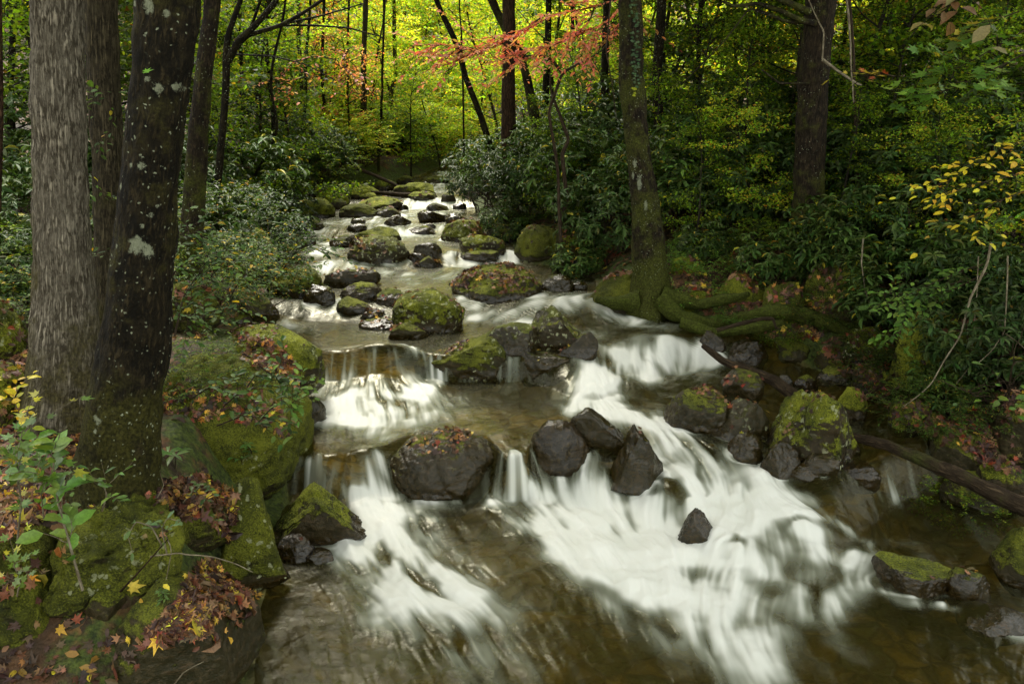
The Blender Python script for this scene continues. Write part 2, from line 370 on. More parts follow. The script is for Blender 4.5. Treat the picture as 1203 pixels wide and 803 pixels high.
def Wf(x, y, bumps=True, casc_soft=0.0):
    x = np.asarray(x, float); y = np.asarray(y, float); z = np.zeros(np.broadcast(x, y).shape)
    for drop, f, c in LV:
        wob = .09 * vn(P3(x, 0 * y, 3.0), 1.8) + .022 * vn(P3(x, 0 * y, 9.0), 7.0)
        sm = lambda q: sum(np.interp(x + e * (.07 + .012 * f[:, 1].mean()), q[:, 0], q[:, 1]) * k for e, k in ((-1, .2), (-.5, .2), (0, .2), (.5, .2), (1, .2)))
        yf = sm(f) + wob * .6; yc = sm(c) + wob
        yc = np.maximum(yc, yf + .10) + casc_soft; yf = yf - casc_soft
        t = np.clip((y - yf) / (yc - yf), 0, 1)
        z = z + drop * (t * t * (3 - 2 * t) * .5 + .5 * np.sin(t * PI / 2))
    z = z + np.interp(y, WY, WZ)
    if bumps:
        for bx, by, rx, ry, h in BUMPS:
            q = ((x - bx) / rx) ** 2 + ((y - by) / ry) ** 2
            z = z + h * np.exp(-q * 1.2)
    return z
TT = np.concatenate([np.arange(2, 14, .004), np.arange(14, 90, .02)])
def hitf(px, py, fn):
    d = ray(px, py); P = CAM + TT[:, None] * d; b = P[:, 2] < fn(P[:, 0], P[:, 1])
    i = int(np.argmax(b)) if b.any() else len(TT) - 1
    return P[i]
def hitW(px, py): return hitf(px, py, lambda x, y: Wf(x, y, False))
def bump_at(px, py, wpx, hpx, h):
    p = hitW(px, py); k = depth(p) / FPX
    BUMPS.append((p[0], p[1], wpx * k / 2, max(hpx * k * 1.6, .12), h))
for a in [(445,430,95,26,.17),(785,585,55,28,.13),(590,515,60,40,.07),(745,455,52,14,.07),(940,625,110,22,.10),(890,585,80,30,.08),(1160,725,90,22,.09),
          (880,660,70,25,.08),(640,530,60,30,.06),(430,565,60,25,.10),(830,530,70,30,.07),(775,405,60,14,.08),(950,665,60,18,.08),(920,700,60,20,.05),(385,425,36,18,.05),
          (700,362,60,14,.05),(620,345,60,12,.04),(1075,650,120,20,.04),(870,640,120,20,.06)]: bump_at(*a)
_le = [(300,803),(305,720),(335,650),(345,600),(345,545),(368,480),(352,440),(350,405),(318,375),(262,345),(262,320),(280,290),(300,270),(325,255),(350,240),(400,228),(470,214),(500,204)]
_re = [(1420,803),(1360,700),(1290,650),(1230,610),(1180,575),(1120,535),(1085,510),(1010,455),(930,418),(850,388),(770,370),(705,354),(700,330),(690,318),(612,308),(600,290),(585,268),(562,250),(552,235),(535,215),(524,203)]
LE = np.array([hitW(*p)[:2] for p in _le]); RE = np.array([hitW(*p)[:2] for p in _re])
LE = LE[np.argsort(LE[:, 1])]; RE = RE[np.argsort(RE[:, 1])]
# the stream bends away to the right far upstream, hidden behind the shrubs
LE = np.concatenate([LE, [[-1.5, 36], [3.0, 46], [12, 60], [20, 170]]]); RE = np.concatenate([RE, [[2.5, 36], [7.0, 46], [16, 60], [24, 170]]])
def xl(y): return np.interp(y, LE[:, 1], LE[:, 0])
def xr(y): return np.interp(y, RE[:, 1], RE[:, 0])
def Gf(x, y, detail=True):
    x = np.asarray(x, float); y = np.asarray(y, float)
    n = fbm(P3(x, y), .45, 4, 5.0); n2 = fbm(P3(x, y), 2.2, 3, 9.0) if detail else 0
    dl = xl(y) - x + .12 * n; dr = x - xr(y) + .12 * n
    W = Wf(x, y, False, .12)
    kl = np.interp(y, [2, 3.8, 4.6, 5.2, 9, 14, 30], [.25, .35, .85, 1.05, .8, .6, .5])
    hl = kl * sstep(0, .9, dl) + .10 * np.maximum(dl - .5, 0) + .028 * np.maximum(dl - 4, 0) ** 1.45
    hr = np.interp(y, [3, 8, 12, 30], [.15, .22, .3, .5]) * sstep(0, .8, dr) + .14 * np.maximum(dr - .5, 0) + .03 * np.maximum(dr - 3, 0) ** 1.45
    bank = np.where(dl > 0, hl, np.where(dr > 0, hr, 0))
    far = .9 * np.maximum(y - 60, 0) * .16
    din = np.minimum(-dl, -dr)       # inside distance to bank
    bedd = .06 + .22 * sstep(0, .8, din)
    inside = (din > 0)
    g = W + np.where(inside, -bedd + .05 * n2, bank + .10 * n2 * sstep(0, .6, np.maximum(dl, dr)) + .25 * n * sstep(.5, 4, np.maximum(dl, dr)))
    # blend across bank
    return g + far
def Sf(x, y): return np.maximum(Wf(x, y), Gf(x, y))
def hit(px, py): return hitf(px, py, Sf)
def gz(x, y): return float(Gf(np.array([x]), np.array([y]))[0])

# ------------------------------------------------------------------ ground sheet
def build_ground():
    ys = np.concatenate([np.arange(-6, 1.5, .25), 1.5 * np.exp(np.linspace(0, math.log(170 / 1.5), 620))])
    u = np.linspace(-1, 1, 620); u = np.sign(u) * (np.abs(u) * .55 + .45 * np.abs(u) ** 3)
    X = u[None, :] * (9 + 1.0 * np.abs(ys))[:, None]; Y = np.repeat(ys[:, None], len(u), 1)
    Z = Gf(X, Y)
    dl = xl(Y) - X; dr = X - xr(Y); d = np.maximum(dl, dr)
    bed = sstep(.12, -.05, d)
    moss = sstep(1.6, .1, np.abs(d)) * .6 + .25 * fbm(P3(X, Y), .6, 3)
    V = P3(X, Y, Z).reshape(-1, 3); n, m = X.shape; I = np.arange(n * m).reshape(n, m)
    Q = np.stack([I[:-1, :-1], I[:-1, 1:], I[1:, 1:], I[1:, :-1]], -1).reshape(-1, 4)
    link('ground', mesh('ground', V, Q, None, M_GROUND, {'bed': bed.ravel(), 'moss': moss.ravel()}), kind='structure')
build_ground()

# ------------------------------------------------------------------ the flow of the stream
_fl = [((430,395),(432,440)),((400,400),(385,450)),((480,400),(480,440)),((432,450),(425,520)),((480,455),(520,500)),((400,530),(400,590)),((450,545),(455,600)),((430,620),(500,690)),
       ((500,690),(560,790)),((360,650),(420,760)),((560,475),(620,530)),((620,540),(640,590)),((650,590),(760,680)),((740,640),(860,760)),((640,640),(720,770)),((590,640),(640,760)),
       ((780,392),(750,420)),((730,410),(690,455)),((690,465),(700,510)),((720,470),(800,520)),((690,520),(680,570)),((800,520),(880,580)),((760,560),(800,630)),((880,570),(930,650)),((930,600),(1010,650)),
       ((850,640),(830,700)),((1000,650),(950,720)),((930,700),(880,780)),((1100,600),(1140,690)),((1050,570),(1080,620)),((1150,690),(1110,760)),((1000,740),(1020,800)),
       ((860,440),(820,470)),((470,355),(420,395)),((350,340),(390,380)),((400,385),(420,410)),((690,345),(620,362)),((620,362),(570,378)),((680,370),(740,392)),((560,378),(520,410)),((560,312),(490,345)),
       ((640,312),(560,330)),((480,235),(450,262)),((520,240),(500,262)),((450,265),(400,300)),((400,300),(370,330)),((530,285),(540,310)),((600,300),(620,320)),((510,215),(490,235)),((860,420),(830,450)),((640,455),(600,480)),((560,455),(560,485))]
FLP = []; FLD = []
for a, c in _fl:
    A, B = hitW(*a)[:2], hitW(*c)[:2]; FLP.append(A); d = B - A; FLD.append(d / (np.linalg.norm(d) + 1e-9))
FLP = np.array(FLP); FLD = np.array(FLD)
# a coarse grid of the flow, for quick lookup
GX = np.linspace(-12, 12, 241); GY = np.linspace(1.5, 34, 326)
_gx, _gy = np.meshgrid(GX, GY, indexing='ij')
_w = 0; _v = np.zeros(_gx.shape + (2,))
for p, d in zip(FLP, FLD):
    sc = .28 + .055 * p[1]; q = ((_gx - p[0]) ** 2 + (_gy - p[1]) ** 2) / sc ** 2; k = 1 / (q + .15) ** 2
    _v += k[..., None] * d; _w = _w + k
_v /= _w[..., None]; _v += .02 * np.array([0, -1.0])
_e = .05
_gW = np.stack([(Wf(_gx + _e, _gy) - Wf(_gx - _e, _gy)) / (2 * _e), (Wf(_gx, _gy + _e) - Wf(_gx, _gy - _e)) / (2 * _e)], -1)
_v = _v - .9 * _gW
_sw = np.stack([fbm(P3(_gx, _gy), 1.1, 3, 31.), fbm(P3(_gx, _gy), 1.1, 3, 47.)], -1)
_v = _v + .55 * _sw
FLOWG = _v / (np.linalg.norm(_v, axis=-1)[..., None] + 1e-9)
ROCKS = []     # (x, y, rx, ry) for the flow to part round
def flow(x, y):
    fx = np.clip((x - GX[0]) / (GX[1] - GX[0]), 0, len(GX) - 1.001); fy = np.clip((y - GY[0]) / (GY[1] - GY[0]), 0, len(GY) - 1.001)
    i = fx.astype(int); j = fy.astype(int); a = (fx - i)[..., None]; c = (fy - j)[..., None]
    return (FLOWG[i, j] * (1 - a) * (1 - c) + FLOWG[i + 1, j] * a * (1 - c) + FLOWG[i, j + 1] * (1 - a) * c + FLOWG[i + 1, j + 1] * a * c)
def carve_flow(): 
    """deflect the flow round every rock that stands in the stream"""
    global FLOWG
    v = FLOWG.copy()
    for (x, y, rx, ry) in ROCKS:
        dx = (_gx - x) / rx; dy = (_gy - y) / ry; q = np.sqrt(dx ** 2 + dy ** 2); k = np.exp(-np.maximum(q - .8, 0) * 2.2) * (q < 3)
        n = np.stack([dx / rx, dy / ry], -1); n /= np.linalg.norm(n, axis=-1)[..., None] + 1e-9
        dn = (v * n).sum(-1); v = v - (k * np.minimum(dn, 0))[..., None] * n * 1.0
    FLOWG = v / (np.linalg.norm(v, axis=-1)[..., None] + 1e-9)

# white water: strokes of (px, py, half width px, strength) run along the current
FOAM = [
 [(372,456,14,.8),(400,472,30,.8),(420,492,36,.5)],
 [(405,456,12,.8)],[(375,478,28,.9),(440,484,60,.9),(510,488,44,.6)],[(380,495,30,.55),(440,500,50,.5)],[(430,462,26,1.0),(480,463,34,1.05),(450,474,60,.9),(425,492,55,.55),(520,470,40,.45)],[(478,406,6,.6),(486,450,10,.95),(500,455,20,.6)],
 [(470,470,40,.55),(520,480,30,.3)],[(385,560,16,.5),(345,580,14,.6),(335,590,12,.45)],
 [(372,540,10,.5),(368,585,14,.55)],[(392,540,8,.4),(400,580,16,1.0)],[(415,545,6,.3),(420,590,22,1.1)],[(448,545,7,.5),(450,590,16,1.1)],
 [(400,585,28,1.1),(430,612,42,1.25),(465,650,60,1.15),(500,690,70,1.0),(540,725,76,.75),(560,770,74,.5),(560,800,60,.35)],[(470,600,26,.6),(520,590,20,.35)],[(440,640,60,.7),(490,690,76,.7),(540,740,80,.5),(560,790,70,.3)],[(395,600,20,.7),(420,660,34,.7),(450,710,40,.5)],
 [(420,640,24,.9),(440,670,30,.6)],[(500,600,18,.4),(540,598,14,.3)],[(500,740,40,.5),(480,770,30,.3)],[(340,628,10,.4),(390,652,22,.55)],
 [(597,545,10,.5),(598,570,16,1.0),(600,588,22,1.1)],[(590,560,8,.7),(590,590,18,.9)],[(620,552,8,.3),(622,582,16,1.0)],[(645,556,8,.25),(645,584,14,1.0)],
 [(610,592,20,.9),(640,610,46,1.1),(690,640,60,1.25),(750,670,62,1.15),(810,710,60,.95),(850,760,52,.75),(880,803,50,.55)],
 [(660,580,24,1.0),(700,600,36,1.25),(740,640,44,1.2)],[(680,540,8,.3),(690,560,14,.7),(700,585,20,1.1)],[(700,535,8,.6),(705,570,14,1.1)],
 [(650,650,40,.5),(730,700,56,.5),(800,760,60,.45)],
 [(785,402,14,.35),(770,425,40,.8),(740,430,40,1.15),(715,440,34,1.15),(695,470,34,1.0),(720,485,36,.9),(770,500,36,.75),(800,520,36,.6)],
 [(825,402,10,.4),(830,420,22,.9),(800,428,40,.95)],[(700,408,14,.45),(720,415,20,.9)],[(800,440,34,.5),(830,436,30,.35)],
 [(680,478,22,.7),(690,500,20,.5)],[(745,500,24,.6),(800,530,36,.9),(850,560,44,1.0),(900,600,46,1.15),(940,620,40,1.1)],
 [(770,545,18,.6),(790,560,20,.8),(830,590,40,1.2),(880,620,46,1.3),(830,640,36,1.2)],[(740,600,18,.9),(770,620,24,1.15),(800,650,34,1.2),(840,680,40,1.1)],
 [(770,560,14,.7),(760,590,16,1.0)],[(820,560,16,.8),(840,600,26,1.1)],[(860,545,12,.5),(900,570,20,.8),(950,600,22,.9),(1000,630,18,.8),(1020,650,14,.75)],
 [(930,655,44,.8),(985,660,30,.9),(1015,655,20,.8)],[(850,660,40,1.1),(900,690,50,1.0),(940,715,40,.8),(980,710,34,.6)],[(1020,650,18,.8),(1005,690,20,.7),(960,720,30,.6)],
 [(860,700,40,.9),(880,740,44,.75),(890,780,36,.5)],[(1010,660,16,.5),(1040,640,16,.35),(1090,650,14,.15)],[(1000,690,20,.5),(1060,700,20,.3),(1120,690,14,.15)],[(960,730,24,.5),(1010,770,24,.3)],
 [(1080,712,16,.6),(1110,716,14,.85),(1060,705,20,.4)],[(1170,745,16,.6),(1203,748,16,.75)],[(1045,594,16,.35)],[(1035,505,10,.3)],
 [(905,445,5,.5),(912,452,6,.5)],[(855,490,6,.4),(870,488,12,.5),(880,492,10,.4)],[(895,498,4,.7),(897,508,5,.8)],[(970,552,6,.6)],
 [(690,348,24,.55),(650,356,30,.85),(620,362,20,.6)],[(570,370,22,.9),(600,378,30,.7),(640,385,40,.55),(680,390,40,.5)],[(540,345,10,.35),(555,362,14,.9)],
 [(500,330,26,.55),(540,322,26,.6)],[(500,342,40,.3),(460,350,20,.5)],[(700,365,26,.5),(740,378,36,.5),(780,385,30,.3)],
 [(525,298,12,.75),(530,308,20,1.0),(560,312,30,.6)],[(592,298,8,.8),(600,308,14,1.0)],[(560,310,40,.5)],[(518,312,14,.7)],
 [(380,315,24,.6),(400,312,30,.55),(420,330,24,.5)],[(370,340,16,.6),(380,352,22,.75),(400,365,16,.5)],[(330,378,16,.65),(345,390,26,.4)],
 [(450,322,30,.45),(480,322,20,.45)],[(400,262,30,.6),(440,258,40,.6),(500,252,40,.6)],[(380,270,20,.7),(385,285,20,.75),(375,300,18,.7)],[(460,272,50,.5),(520,270,30,.45)],
 [(480,245,30,.55),(520,240,30,.6),(545,242,10,.5)],[(360,265,30,.6)],[(330,285,24,.7),(310,290,20,.6)],[(500,225,30,.5),(515,212,14,.6),(520,203,8,.8)],[(490,330,30,.35)],
 [(560,262,30,.4)],[(530,282,20,.5)],[(450,300,20,.4),(480,312,20,.35)],[(660,330,24,.35)],[(290,330,26,.5),(300,318,24,.4)],
]
ANTI = [[(775,580,12,.7),(795,590,13,.6)],[(825,600,9,.45),(845,640,10,.55),(835,655,10,.35)],[(895,628,14,.3),(940,628,15,.5),(985,632,15,.6)],[(875,680,14,.35),(905,700,18,.5)],[(930,672,14,.3),(960,680,16,.45)],[(715,505,9,.6),(735,520,10,.5)],
 (
 [(700,470,10,.5),(745,456,16,.6)]),[(780,440,14,.55),(810,455,16,.6)],[(600,640,20,.7),(660,700,26,.85),(740,780,28,.8)],[(745,548,9,.5),(750,580,9,.6)],[(395,560,6,.5),(398,590,6,.5)],[(520,610,22,.6),(560,650,22,.7)],[(870,545,12,.5),(880,575,12,.4)],[(810,545,9,.45),(820,580,9,.5)],[(455,640,9,.35),(480,690,10,.4)],[(430,432,30,.6),(470,432,26,.6)],[(700,690,12,.4),(780,740,12,.5)]]
FS = []; FA = []
for st in FOAM + ANTI:
    pts = []
    for px, py, w, s in st:
        p = hitW(px, py); k = depth(p) / FPX; pts.append((p[0], p[1], w * k, s))
    if len(pts) == 1: pts = pts * 2
    for a, c in zip(pts[:-1], pts[1:]): (FA if any(st is z for z in ANTI) else FS).append((a, c))
def foam_raw(x, y, FS=FS):
    f = np.zeros(x.shape, np.float32)
    for (ax, ay, aw, asx), (bx, by, bw, bs) in FS:
        r = max(aw, bw) * 2.2
        m = (x > min(ax, bx) - r) & (x < max(ax, bx) + r) & (y > min(ay, by) - 2 * r) & (y < max(ay, by) + 2 * r)
        if not m.any(): continue
        X, Y = x[m], y[m]; dx, dy = bx - ax, by - ay; L2 = dx * dx + dy * dy + 1e-9
        t = np.clip(((X - ax) * dx + (Y - ay) * dy) / L2, 0, 1)
        qx = X - ax - t * dx; qy = (Y - ay - t * dy) / 1.0
        w = aw + (bw - aw) * t; s = asx + (bs - asx) * t
        v = s * np.exp(-((qx ** 2 + qy ** 2) / (w * w)) ** 1.3)
        f[m] = 1 - (1 - np.minimum(f[m], 1.25)) * (1 - np.minimum(v, .999)) if False else np.maximum(f[m], v) + .25 * np.minimum(f[m], v)
    return f
def build_water():
    carve_flow()
    ys = [1.6]
    while ys[-1] < 33.5: ys.append(ys[-1] + max(.010, ys[-1] * .0031 if ys[-1] < 9 else ys[-1] * .0042))
    ys = np.array(ys); nx = 760; a = xl(ys) - .7; c = xr(ys) + .7; c = np.minimum(c, 1.05 * ys * .68 + 1.6)
    u = np.linspace(0, 1, nx); X = a[:, None] + (c - a)[:, None] * u; Y = np.repeat(ys[:, None], nx, 1)
    Y = Y + 0 * X
    # line integral convolution of fine noise along the current
    def lic(freqs, step, n, off):
        acc = 0; wt = 0
        for sg in (1, -1):
            x = X.copy(); y = Y.copy()
            for k in range(n):
                if sg == -1 and k == 0: 
                    v = flow(x, y); x = x - step * v[..., 0]; y = y - step * v[..., 1]; continue
                w = .5 + .5 * math.cos(PI * k / n)
                P = P3(x, y, off); val = 0
                for fr, am in freqs: val = val + am * vn(P, fr, off + fr)
                acc = acc + w * val; wt += w
                v = flow(x, y); x = x + sg * step * v[..., 0]; y = y + sg * step * v[..., 1]
        return acc / wt
    fine = lic([(38, .6), (19, .7)], .018, 15, 1.0)
    med = lic([(9, .8), (4.5, .6)], .055, 9, 21.0)
    fine = fine / (fine.std() + 1e-9); med = med / (med.std() + 1e-9)
    _j = .16 * fbm(P3(X, Y), 3.0, 3, 71.); raw = foam_raw(X + _j, Y + _j) * (1 - np.clip(foam_raw(X + 1.5 * _j, Y - 1.5 * _j, FA), 0, .95) * (1 + .2 * fine).clip(0, 1.1))
    # patchiness carried along by the current
    W = Wf(X, Y)
    gy = (Wf(X, Y + .05) - Wf(X, Y - .05)) / .1; slope = np.clip(gy, 0, 1.5)
    near = np.interp(Y, [2, 12, 30], [1, .8, .55])
    f = raw * (.95 + .15 * fine * near + .25 * med + .55 * fbm(P3(X, Y), 1.6, 3, 55.) + .30 * fbm(P3(X, Y), 5.0, 2, 65.)) 
    f = f + .22 * sstep(.25, 1.2, slope) * np.clip(.6 + .9 * fine, 0, 2)
    f = f * (1 - .6 * sstep(.7, 1.8, gy) * (X < 2.4) * sstep(1.3, 1.0, raw)) + .12 * sstep(.7, 1.8, gy) * np.maximum(fine, 0) * (X < 2.4)
    # thin veils of bubbles around rocks in the current
    ring = np.zeros_like(X)
    for (x, y, rx, ry) in ROCKS:
        m = (abs(X - x) < rx * 2) & (abs(Y - y) < ry * 2)
        q = np.sqrt(((X[m] - x) / rx) ** 2 + ((Y[m] - y) / ry) ** 2); ring[m] = np.maximum(ring[m], np.exp(-((q - 1.04) / .10) ** 2))
    f = f + ring * .30 * np.clip(.6 + .5 * med + .4 * fine, 0, 2) * np.clip(raw * 3 + .35, 0, 1.2)
    f = f * np.interp(Y, [8, 11, 30], [1, 1.25, 1.35]); foam = sstep(.05, 1.46, f) * .98
    foam = np.clip(foam + .05 * sstep(.8, 2.4, med + .6 * fine), 0, 1)
    turb = np.clip(raw, 0, 1.2)
    Z = W + .005 * np.clip(raw, 0, 1) * fine * near + .012 * turb * med + .0012 * med + .005 * fbm(P3(X, Y), 3.2, 3, 15.) + .03 * turb * fbm(P3(X, Y), 3.5, 3, 77.)
    Z = Z + .012 * turb * (1 - np.abs(fbm(P3(X, Y), 6.0, 3, 99.))) * 1.5
    wv = P3(X, Y); wv = wv + .25 * np.stack([fbm(wv, 1.2, 2, 3.), fbm(wv, 1.2, 2, 8.), 0 * X], -1)
    rip = 1.5 * fbm(wv * np.array([1, 1.25, 1]), 3.2, 2, 41.) + .55 * fbm(wv, 11, 2, 44.)
    streak = fine * .07 + med * (.08 + .12 * np.clip(turb, 0, 1)) + .55 * rip * (1 - .6 * np.clip(turb, 0, 1)) * near
    g = Gf(X, Y, False)
    V = P3(X, Y, Z).reshape(-1, 3); n, m = X.shape; I = np.arange(n * m).reshape(n, m)
    Q = np.stack([I[:-1, :-1], I[:-1, 1:], I[1:, 1:], I[1:, :-1]], -1).reshape(-1, 4)
    keep = ((Z > g - .06)).reshape(-1)[Q].any(1); Q = Q[keep]
    used = np.zeros(len(V), bool); used[Q.ravel()] = True; idx = np.cumsum(used) - 1
    A = {'foam': foam.ravel()[used], 'streak': (streak * .5).ravel()[used], 'turb': turb.ravel()[used]}
    link('stream_water', mesh('stream_water', V[used], idx[Q], None, M_WATER, A), kind='structure')

# ------------------------------------------------------------------ boulders
_ico = {}
def ico(sub):
    if sub not in _ico:
        import bmesh
        bm = bmesh.new(); bmesh.ops.create_icosphere(bm, subdivisions=sub, radius=1.0)
        V = np.array([v.co[:] for v in bm.verts]); F = np.array([[v.index for v in f.verts] for f in bm.faces]); bm.free(); _ico[sub] = (V, F)
    return _ico[sub]
def vnormals(V, F):
    n = np.cross(V[F[:, 1]] - V[F[:, 0]], V[F[:, 2]] - V[F[:, 0]]); N = np.zeros_like(V)
    for k in range(3): np.add.at(N, F[:, k], n)
    return N / (np.linalg.norm(N, axis=1)[:, None] + 1e-12)
LITP = [(.085,.036,.018),(.15,.068,.030),(.26,.135,.060),(.05,.024,.016),(.40,.20,.04),(.62,.44,.04),(.26,.05,.018)]
LITW = [5, 6, 4, 4, 1.6, 1.0, .6]
def litter(name, P, N, size, label, group='fallen leaves', w=None, kind='maple', cols=None, parent=None):
    n = len(P); D = rnd_unit(n); D = D - (D * N).sum(1)[:, None] * N
    Nj = N + .6 * rnd_unit(n); Nj /= np.linalg.norm(Nj, axis=1)[:, None]
    Lg = size * np.exp(rng.normal(0, .25, n)); C = pal(n, cols or LITP, w or LITW, .25)
    if kind == 'maple' and n > 12:
        i = rng.permutation(n)[: n // 3]; j = np.setdiff1d(np.arange(n), i); B = P + N * (.006 + .014 * rng.random((n, 1))) - D * Lg[:, None] * .5
        v, q, t, a = cat_geo([leaves('maple', B[j], D[j], Nj[j], Lg[j], Lg[j] * .95, C[j], rng.uniform(-1.2, 3.0, len(j))), leaves('oval', B[i], D[i], Nj[i], Lg[i] * .95, Lg[i] * .5, C[i] * .8, rng.uniform(-1, 3.5, len(i)))])
        return link(name, mesh(name, v, q, t, M_LITTER, a, smooth=False), parent, None, label, 'leaves', group, 'stuff')
    v, q, t, a = leaves(kind, P + N * (.006 + .012 * rng.random((n, 1))) - D * Lg[:, None] * .5, D, Nj, Lg, Lg * (.95 if kind == 'maple' else .6), C, rng.uniform(.3, 1.8, n))
    return link(name, mesh(name, v, q, t, M_LITTER, a, smooth=False), parent, None, None if parent else label, None if parent else 'leaves', group if not parent else None, None if parent else 'stuff')
def rock(label, box, moss=.3, wet=.3, lich=0.0, lit=0, seed=None, dr=.8, planes=(), box_e=.85, cuts=7, cut_d=.72, rough=1.0, base='S', sink=.35,
         litc=None, lits=None, group=None, name='boulder', zextra=0, tilt=0, instream=True, topx=None, sub=None, cat='boulder', waterline=True):
    x0, y0, x1, y1 = box; cx = (x0 + x1) / 2
    r = np.random.default_rng(int(seed if seed is not None else x0 * 31 + y0))
    Pf = hit(cx, y1) if base == 'S' else hitW(cx, y1)
    if zextra: Pf = atz(cx, y1, Pf[2] + zextra)
    k = depth(Pf) / FPX; w = (x1 - x0) * k; dpt = w * dr
    hd = np.array([Pf[0], Pf[1]]) / math.hypot(Pf[0], Pf[1]); C2 = Pf[:2] + hd * dpt * .46
    kc = (k * (C2[1] / Pf[1])); w = (x1 - x0) * (k + kc) / 2 * 1.04 / math.sqrt(1 + ((cx - 601.5) / FPX) ** 2)
    Cx = aty(cx, y1, C2[1])[0]; C2[0] = Cx
    ztop = aty(cx, y0, C2[1] + dpt * .05)[2]; zw = Pf[2]; h = max(ztop - zw, .04)
    s = sub or (6 if (x1 - x0) > 75 else 5 if (x1 - x0) > 26 else 4)
    V, F = ico(s); V = V.copy()
    V = np.sign(V) * np.abs(V) ** box_e; V /= np.abs(V).max(0)
    for i in range(cuts):
        n = rnd_unit(1, r)[0]; n[2] = n[2] * .8 + .1; n /= np.linalg.norm(n); d = cut_d * r.uniform(.85, 1.15)
        e = np.maximum(V @ n - d, 0); V -= (e * .82)[:, None] * n
    for (a, b_, c_, d) in planes:   # given cuts: normal in right / away / up axes of the rock, distance in unit space
        n = np.array([a, b_, c_], float); n /= np.linalg.norm(n); e = np.maximum(V @ n - d, 0); V -= (e * .95)[:, None] * n
    off = r.uniform(0, 60)
    N0 = V / np.linalg.norm(V, axis=1)[:, None]
    V = V + N0 * (rough * (.10 * fbm(V, 1.6, 2, off) + .045 * fbm(V, 4.5, 3, off) ))[:, None]
    ax_ = rnd_unit(1, r)[0]; V = V + N0 * (rough * .018 * np.sign(vn(np.stack([V @ ax_ * 2.2, V[:, 0] * .5, V[:, 1] * .5], -1), 2.0, off)) * (s >= 5))[:, None]
    if s >= 5: V = V - N0 * (rough * .05 * np.exp(-(fbm(V, 2.3, 3, off + 9) / .035) ** 2))[:, None]
    if s >= 5: V = V + N0 * (rough * .030 * (1 - 2 * np.abs(fbm(V, 6, 4, off + 5))))[:, None]
    if tilt:
        c, sn = math.cos(tilt), math.sin(tilt); V = np.stack([V[:, 0] * c - V[:, 2] * sn, V[:, 1], V[:, 0] * sn + V[:, 2] * c], -1)
    up = V[:, 2] > -.05
    V[:, 0] = -1 + 2 * (V[:, 0] - V[up, 0].min()) / (V[up, 0].max() - V[up, 0].min())
    V[:, 1] = -1 + 2 * (V[:, 1] - V[up, 1].min()) / (V[up, 1].max() - V[up, 1].min())
    zt = V[:, 2].max()
    X = V[:, 0] * w / 2; Y = V[:, 1] * dpt / 2
    zc = zw + .12 * h
    Z = np.where(V[:, 2] > 0, zc + V[:, 2] / zt * (ztop - zc), zc + V[:, 2] * max(sink * w, .18))
    # keep the rock square to the line of sight, then shape in world axes
    a = math.atan2(C2[0], C2[1]); ca, sa = math.cos(a), math.sin(a)
    Xw = X * ca + Y * sa; Yw = -X * sa + Y * ca
    Vw = np.stack([Xw, Yw, Z], -1); loc = np.array([C2[0], C2[1], zw]); Vw[:, 2] -= zw
    Vw2 = Vw + loc
    if s >= 5: 
        Nn = vnormals(Vw2, F); Vw2 = Vw2 + Nn * (rough * (.014 * fbm(Vw2, 7, 3, off) + .006 * fbm(Vw2, 24, 3, off)) * min(1, w))[:, None]
    hh = Vw2[:, 2] - zw
    wetv = np.clip(wet + sstep(.14, .0, hh + .05 * vn(Vw2, 8)) * (1 if waterline else .2), 0, 1)
    mossv = np.clip(np.zeros(len(V)) + moss * (sstep(.0, .16, hh + .04 * vn(Vw2, 6)) if waterline else 1), 0, 1)
    me = mesh(name, Vw2 - loc, None, F, M_ROCK, {'moss': mossv, 'wet': wetv, 'lichen': np.full(len(V), lich)})
    o = link(name, me, None, tuple(loc), label, cat, group)
    if instream: ROCKS.append((C2[0], C2[1], w / 2 * 1.0, dpt / 2 * 1.0))
    if lit:
        Nn = vnormals(Vw2, F); ok = (Nn[:, 2] > .55) & (hh > .25 * h)
        if litc is not None:      # cluster centre in rock units, radius
            ok &= ((V[:, 0] - litc[0]) ** 2 + (V[:, 1] - litc[1]) ** 2 < litc[2] ** 2)
        idx = np.nonzero(ok)[0]
        if len(idx) > 4:
            pn = fbm(Vw2[idx], 3.0, 2, off); pr = np.clip(.45 + 1.6 * pn, .01, 2); pr /= pr.sum()
            s_ = r.choice(idx, lit, p=pr); P = Vw2[s_] + np.c_[r.normal(0, .02, (lit, 2)), np.zeros(lit)]
            litter('fallen_leaves', P, Nn[s_], lits or max(.055, .0058 * depth(Pf)), 'brown and yellow leaves lying on the ' + label.split(',')[0], 'leaves fallen on the boulders')
    return o
R_ = rock

# front and middle boulders : label, (x0, y0, x1, y1) in the photograph
G1 = 'boulders standing in the stream'
def S_(label, box, **k): k.setdefault('group', G1); return rock(label, box, **k)
S_('dark wet boulder with a strip of leaves on top, nearest big one amid the stream', (453,503,600,588), moss=.22, wet=.62, lit=170, litc=(-.1,.0,.65), cuts=2, cut_d=.85, box_e=1.0, seed=12, rough=.8)
S_('rounded wet brown rock between two small falls, bare of leaves', (620,492,692,560), moss=.12, wet=.85, cuts=3, cut_d=.88, box_e=1.0, seed=3, rough=.8)
S_('slanting wet slab just behind the rounded brown rock', (668,478,734,528), moss=.12, wet=.85, dr=.6, planes=[(.6,0,.75,.5)], seed=5)
S_('upright angular wet black rock with a pointed top in the white water', (716,499,779,584), moss=.03, wet=.95, dr=.7, planes=[(-.75,-.2,.55,.55),(.85,-.3,.3,.72),(-.2,-.9,.3,.7),(.5,.1,.8,.8)], cuts=3, box_e=.8, seed=9, lit=3)
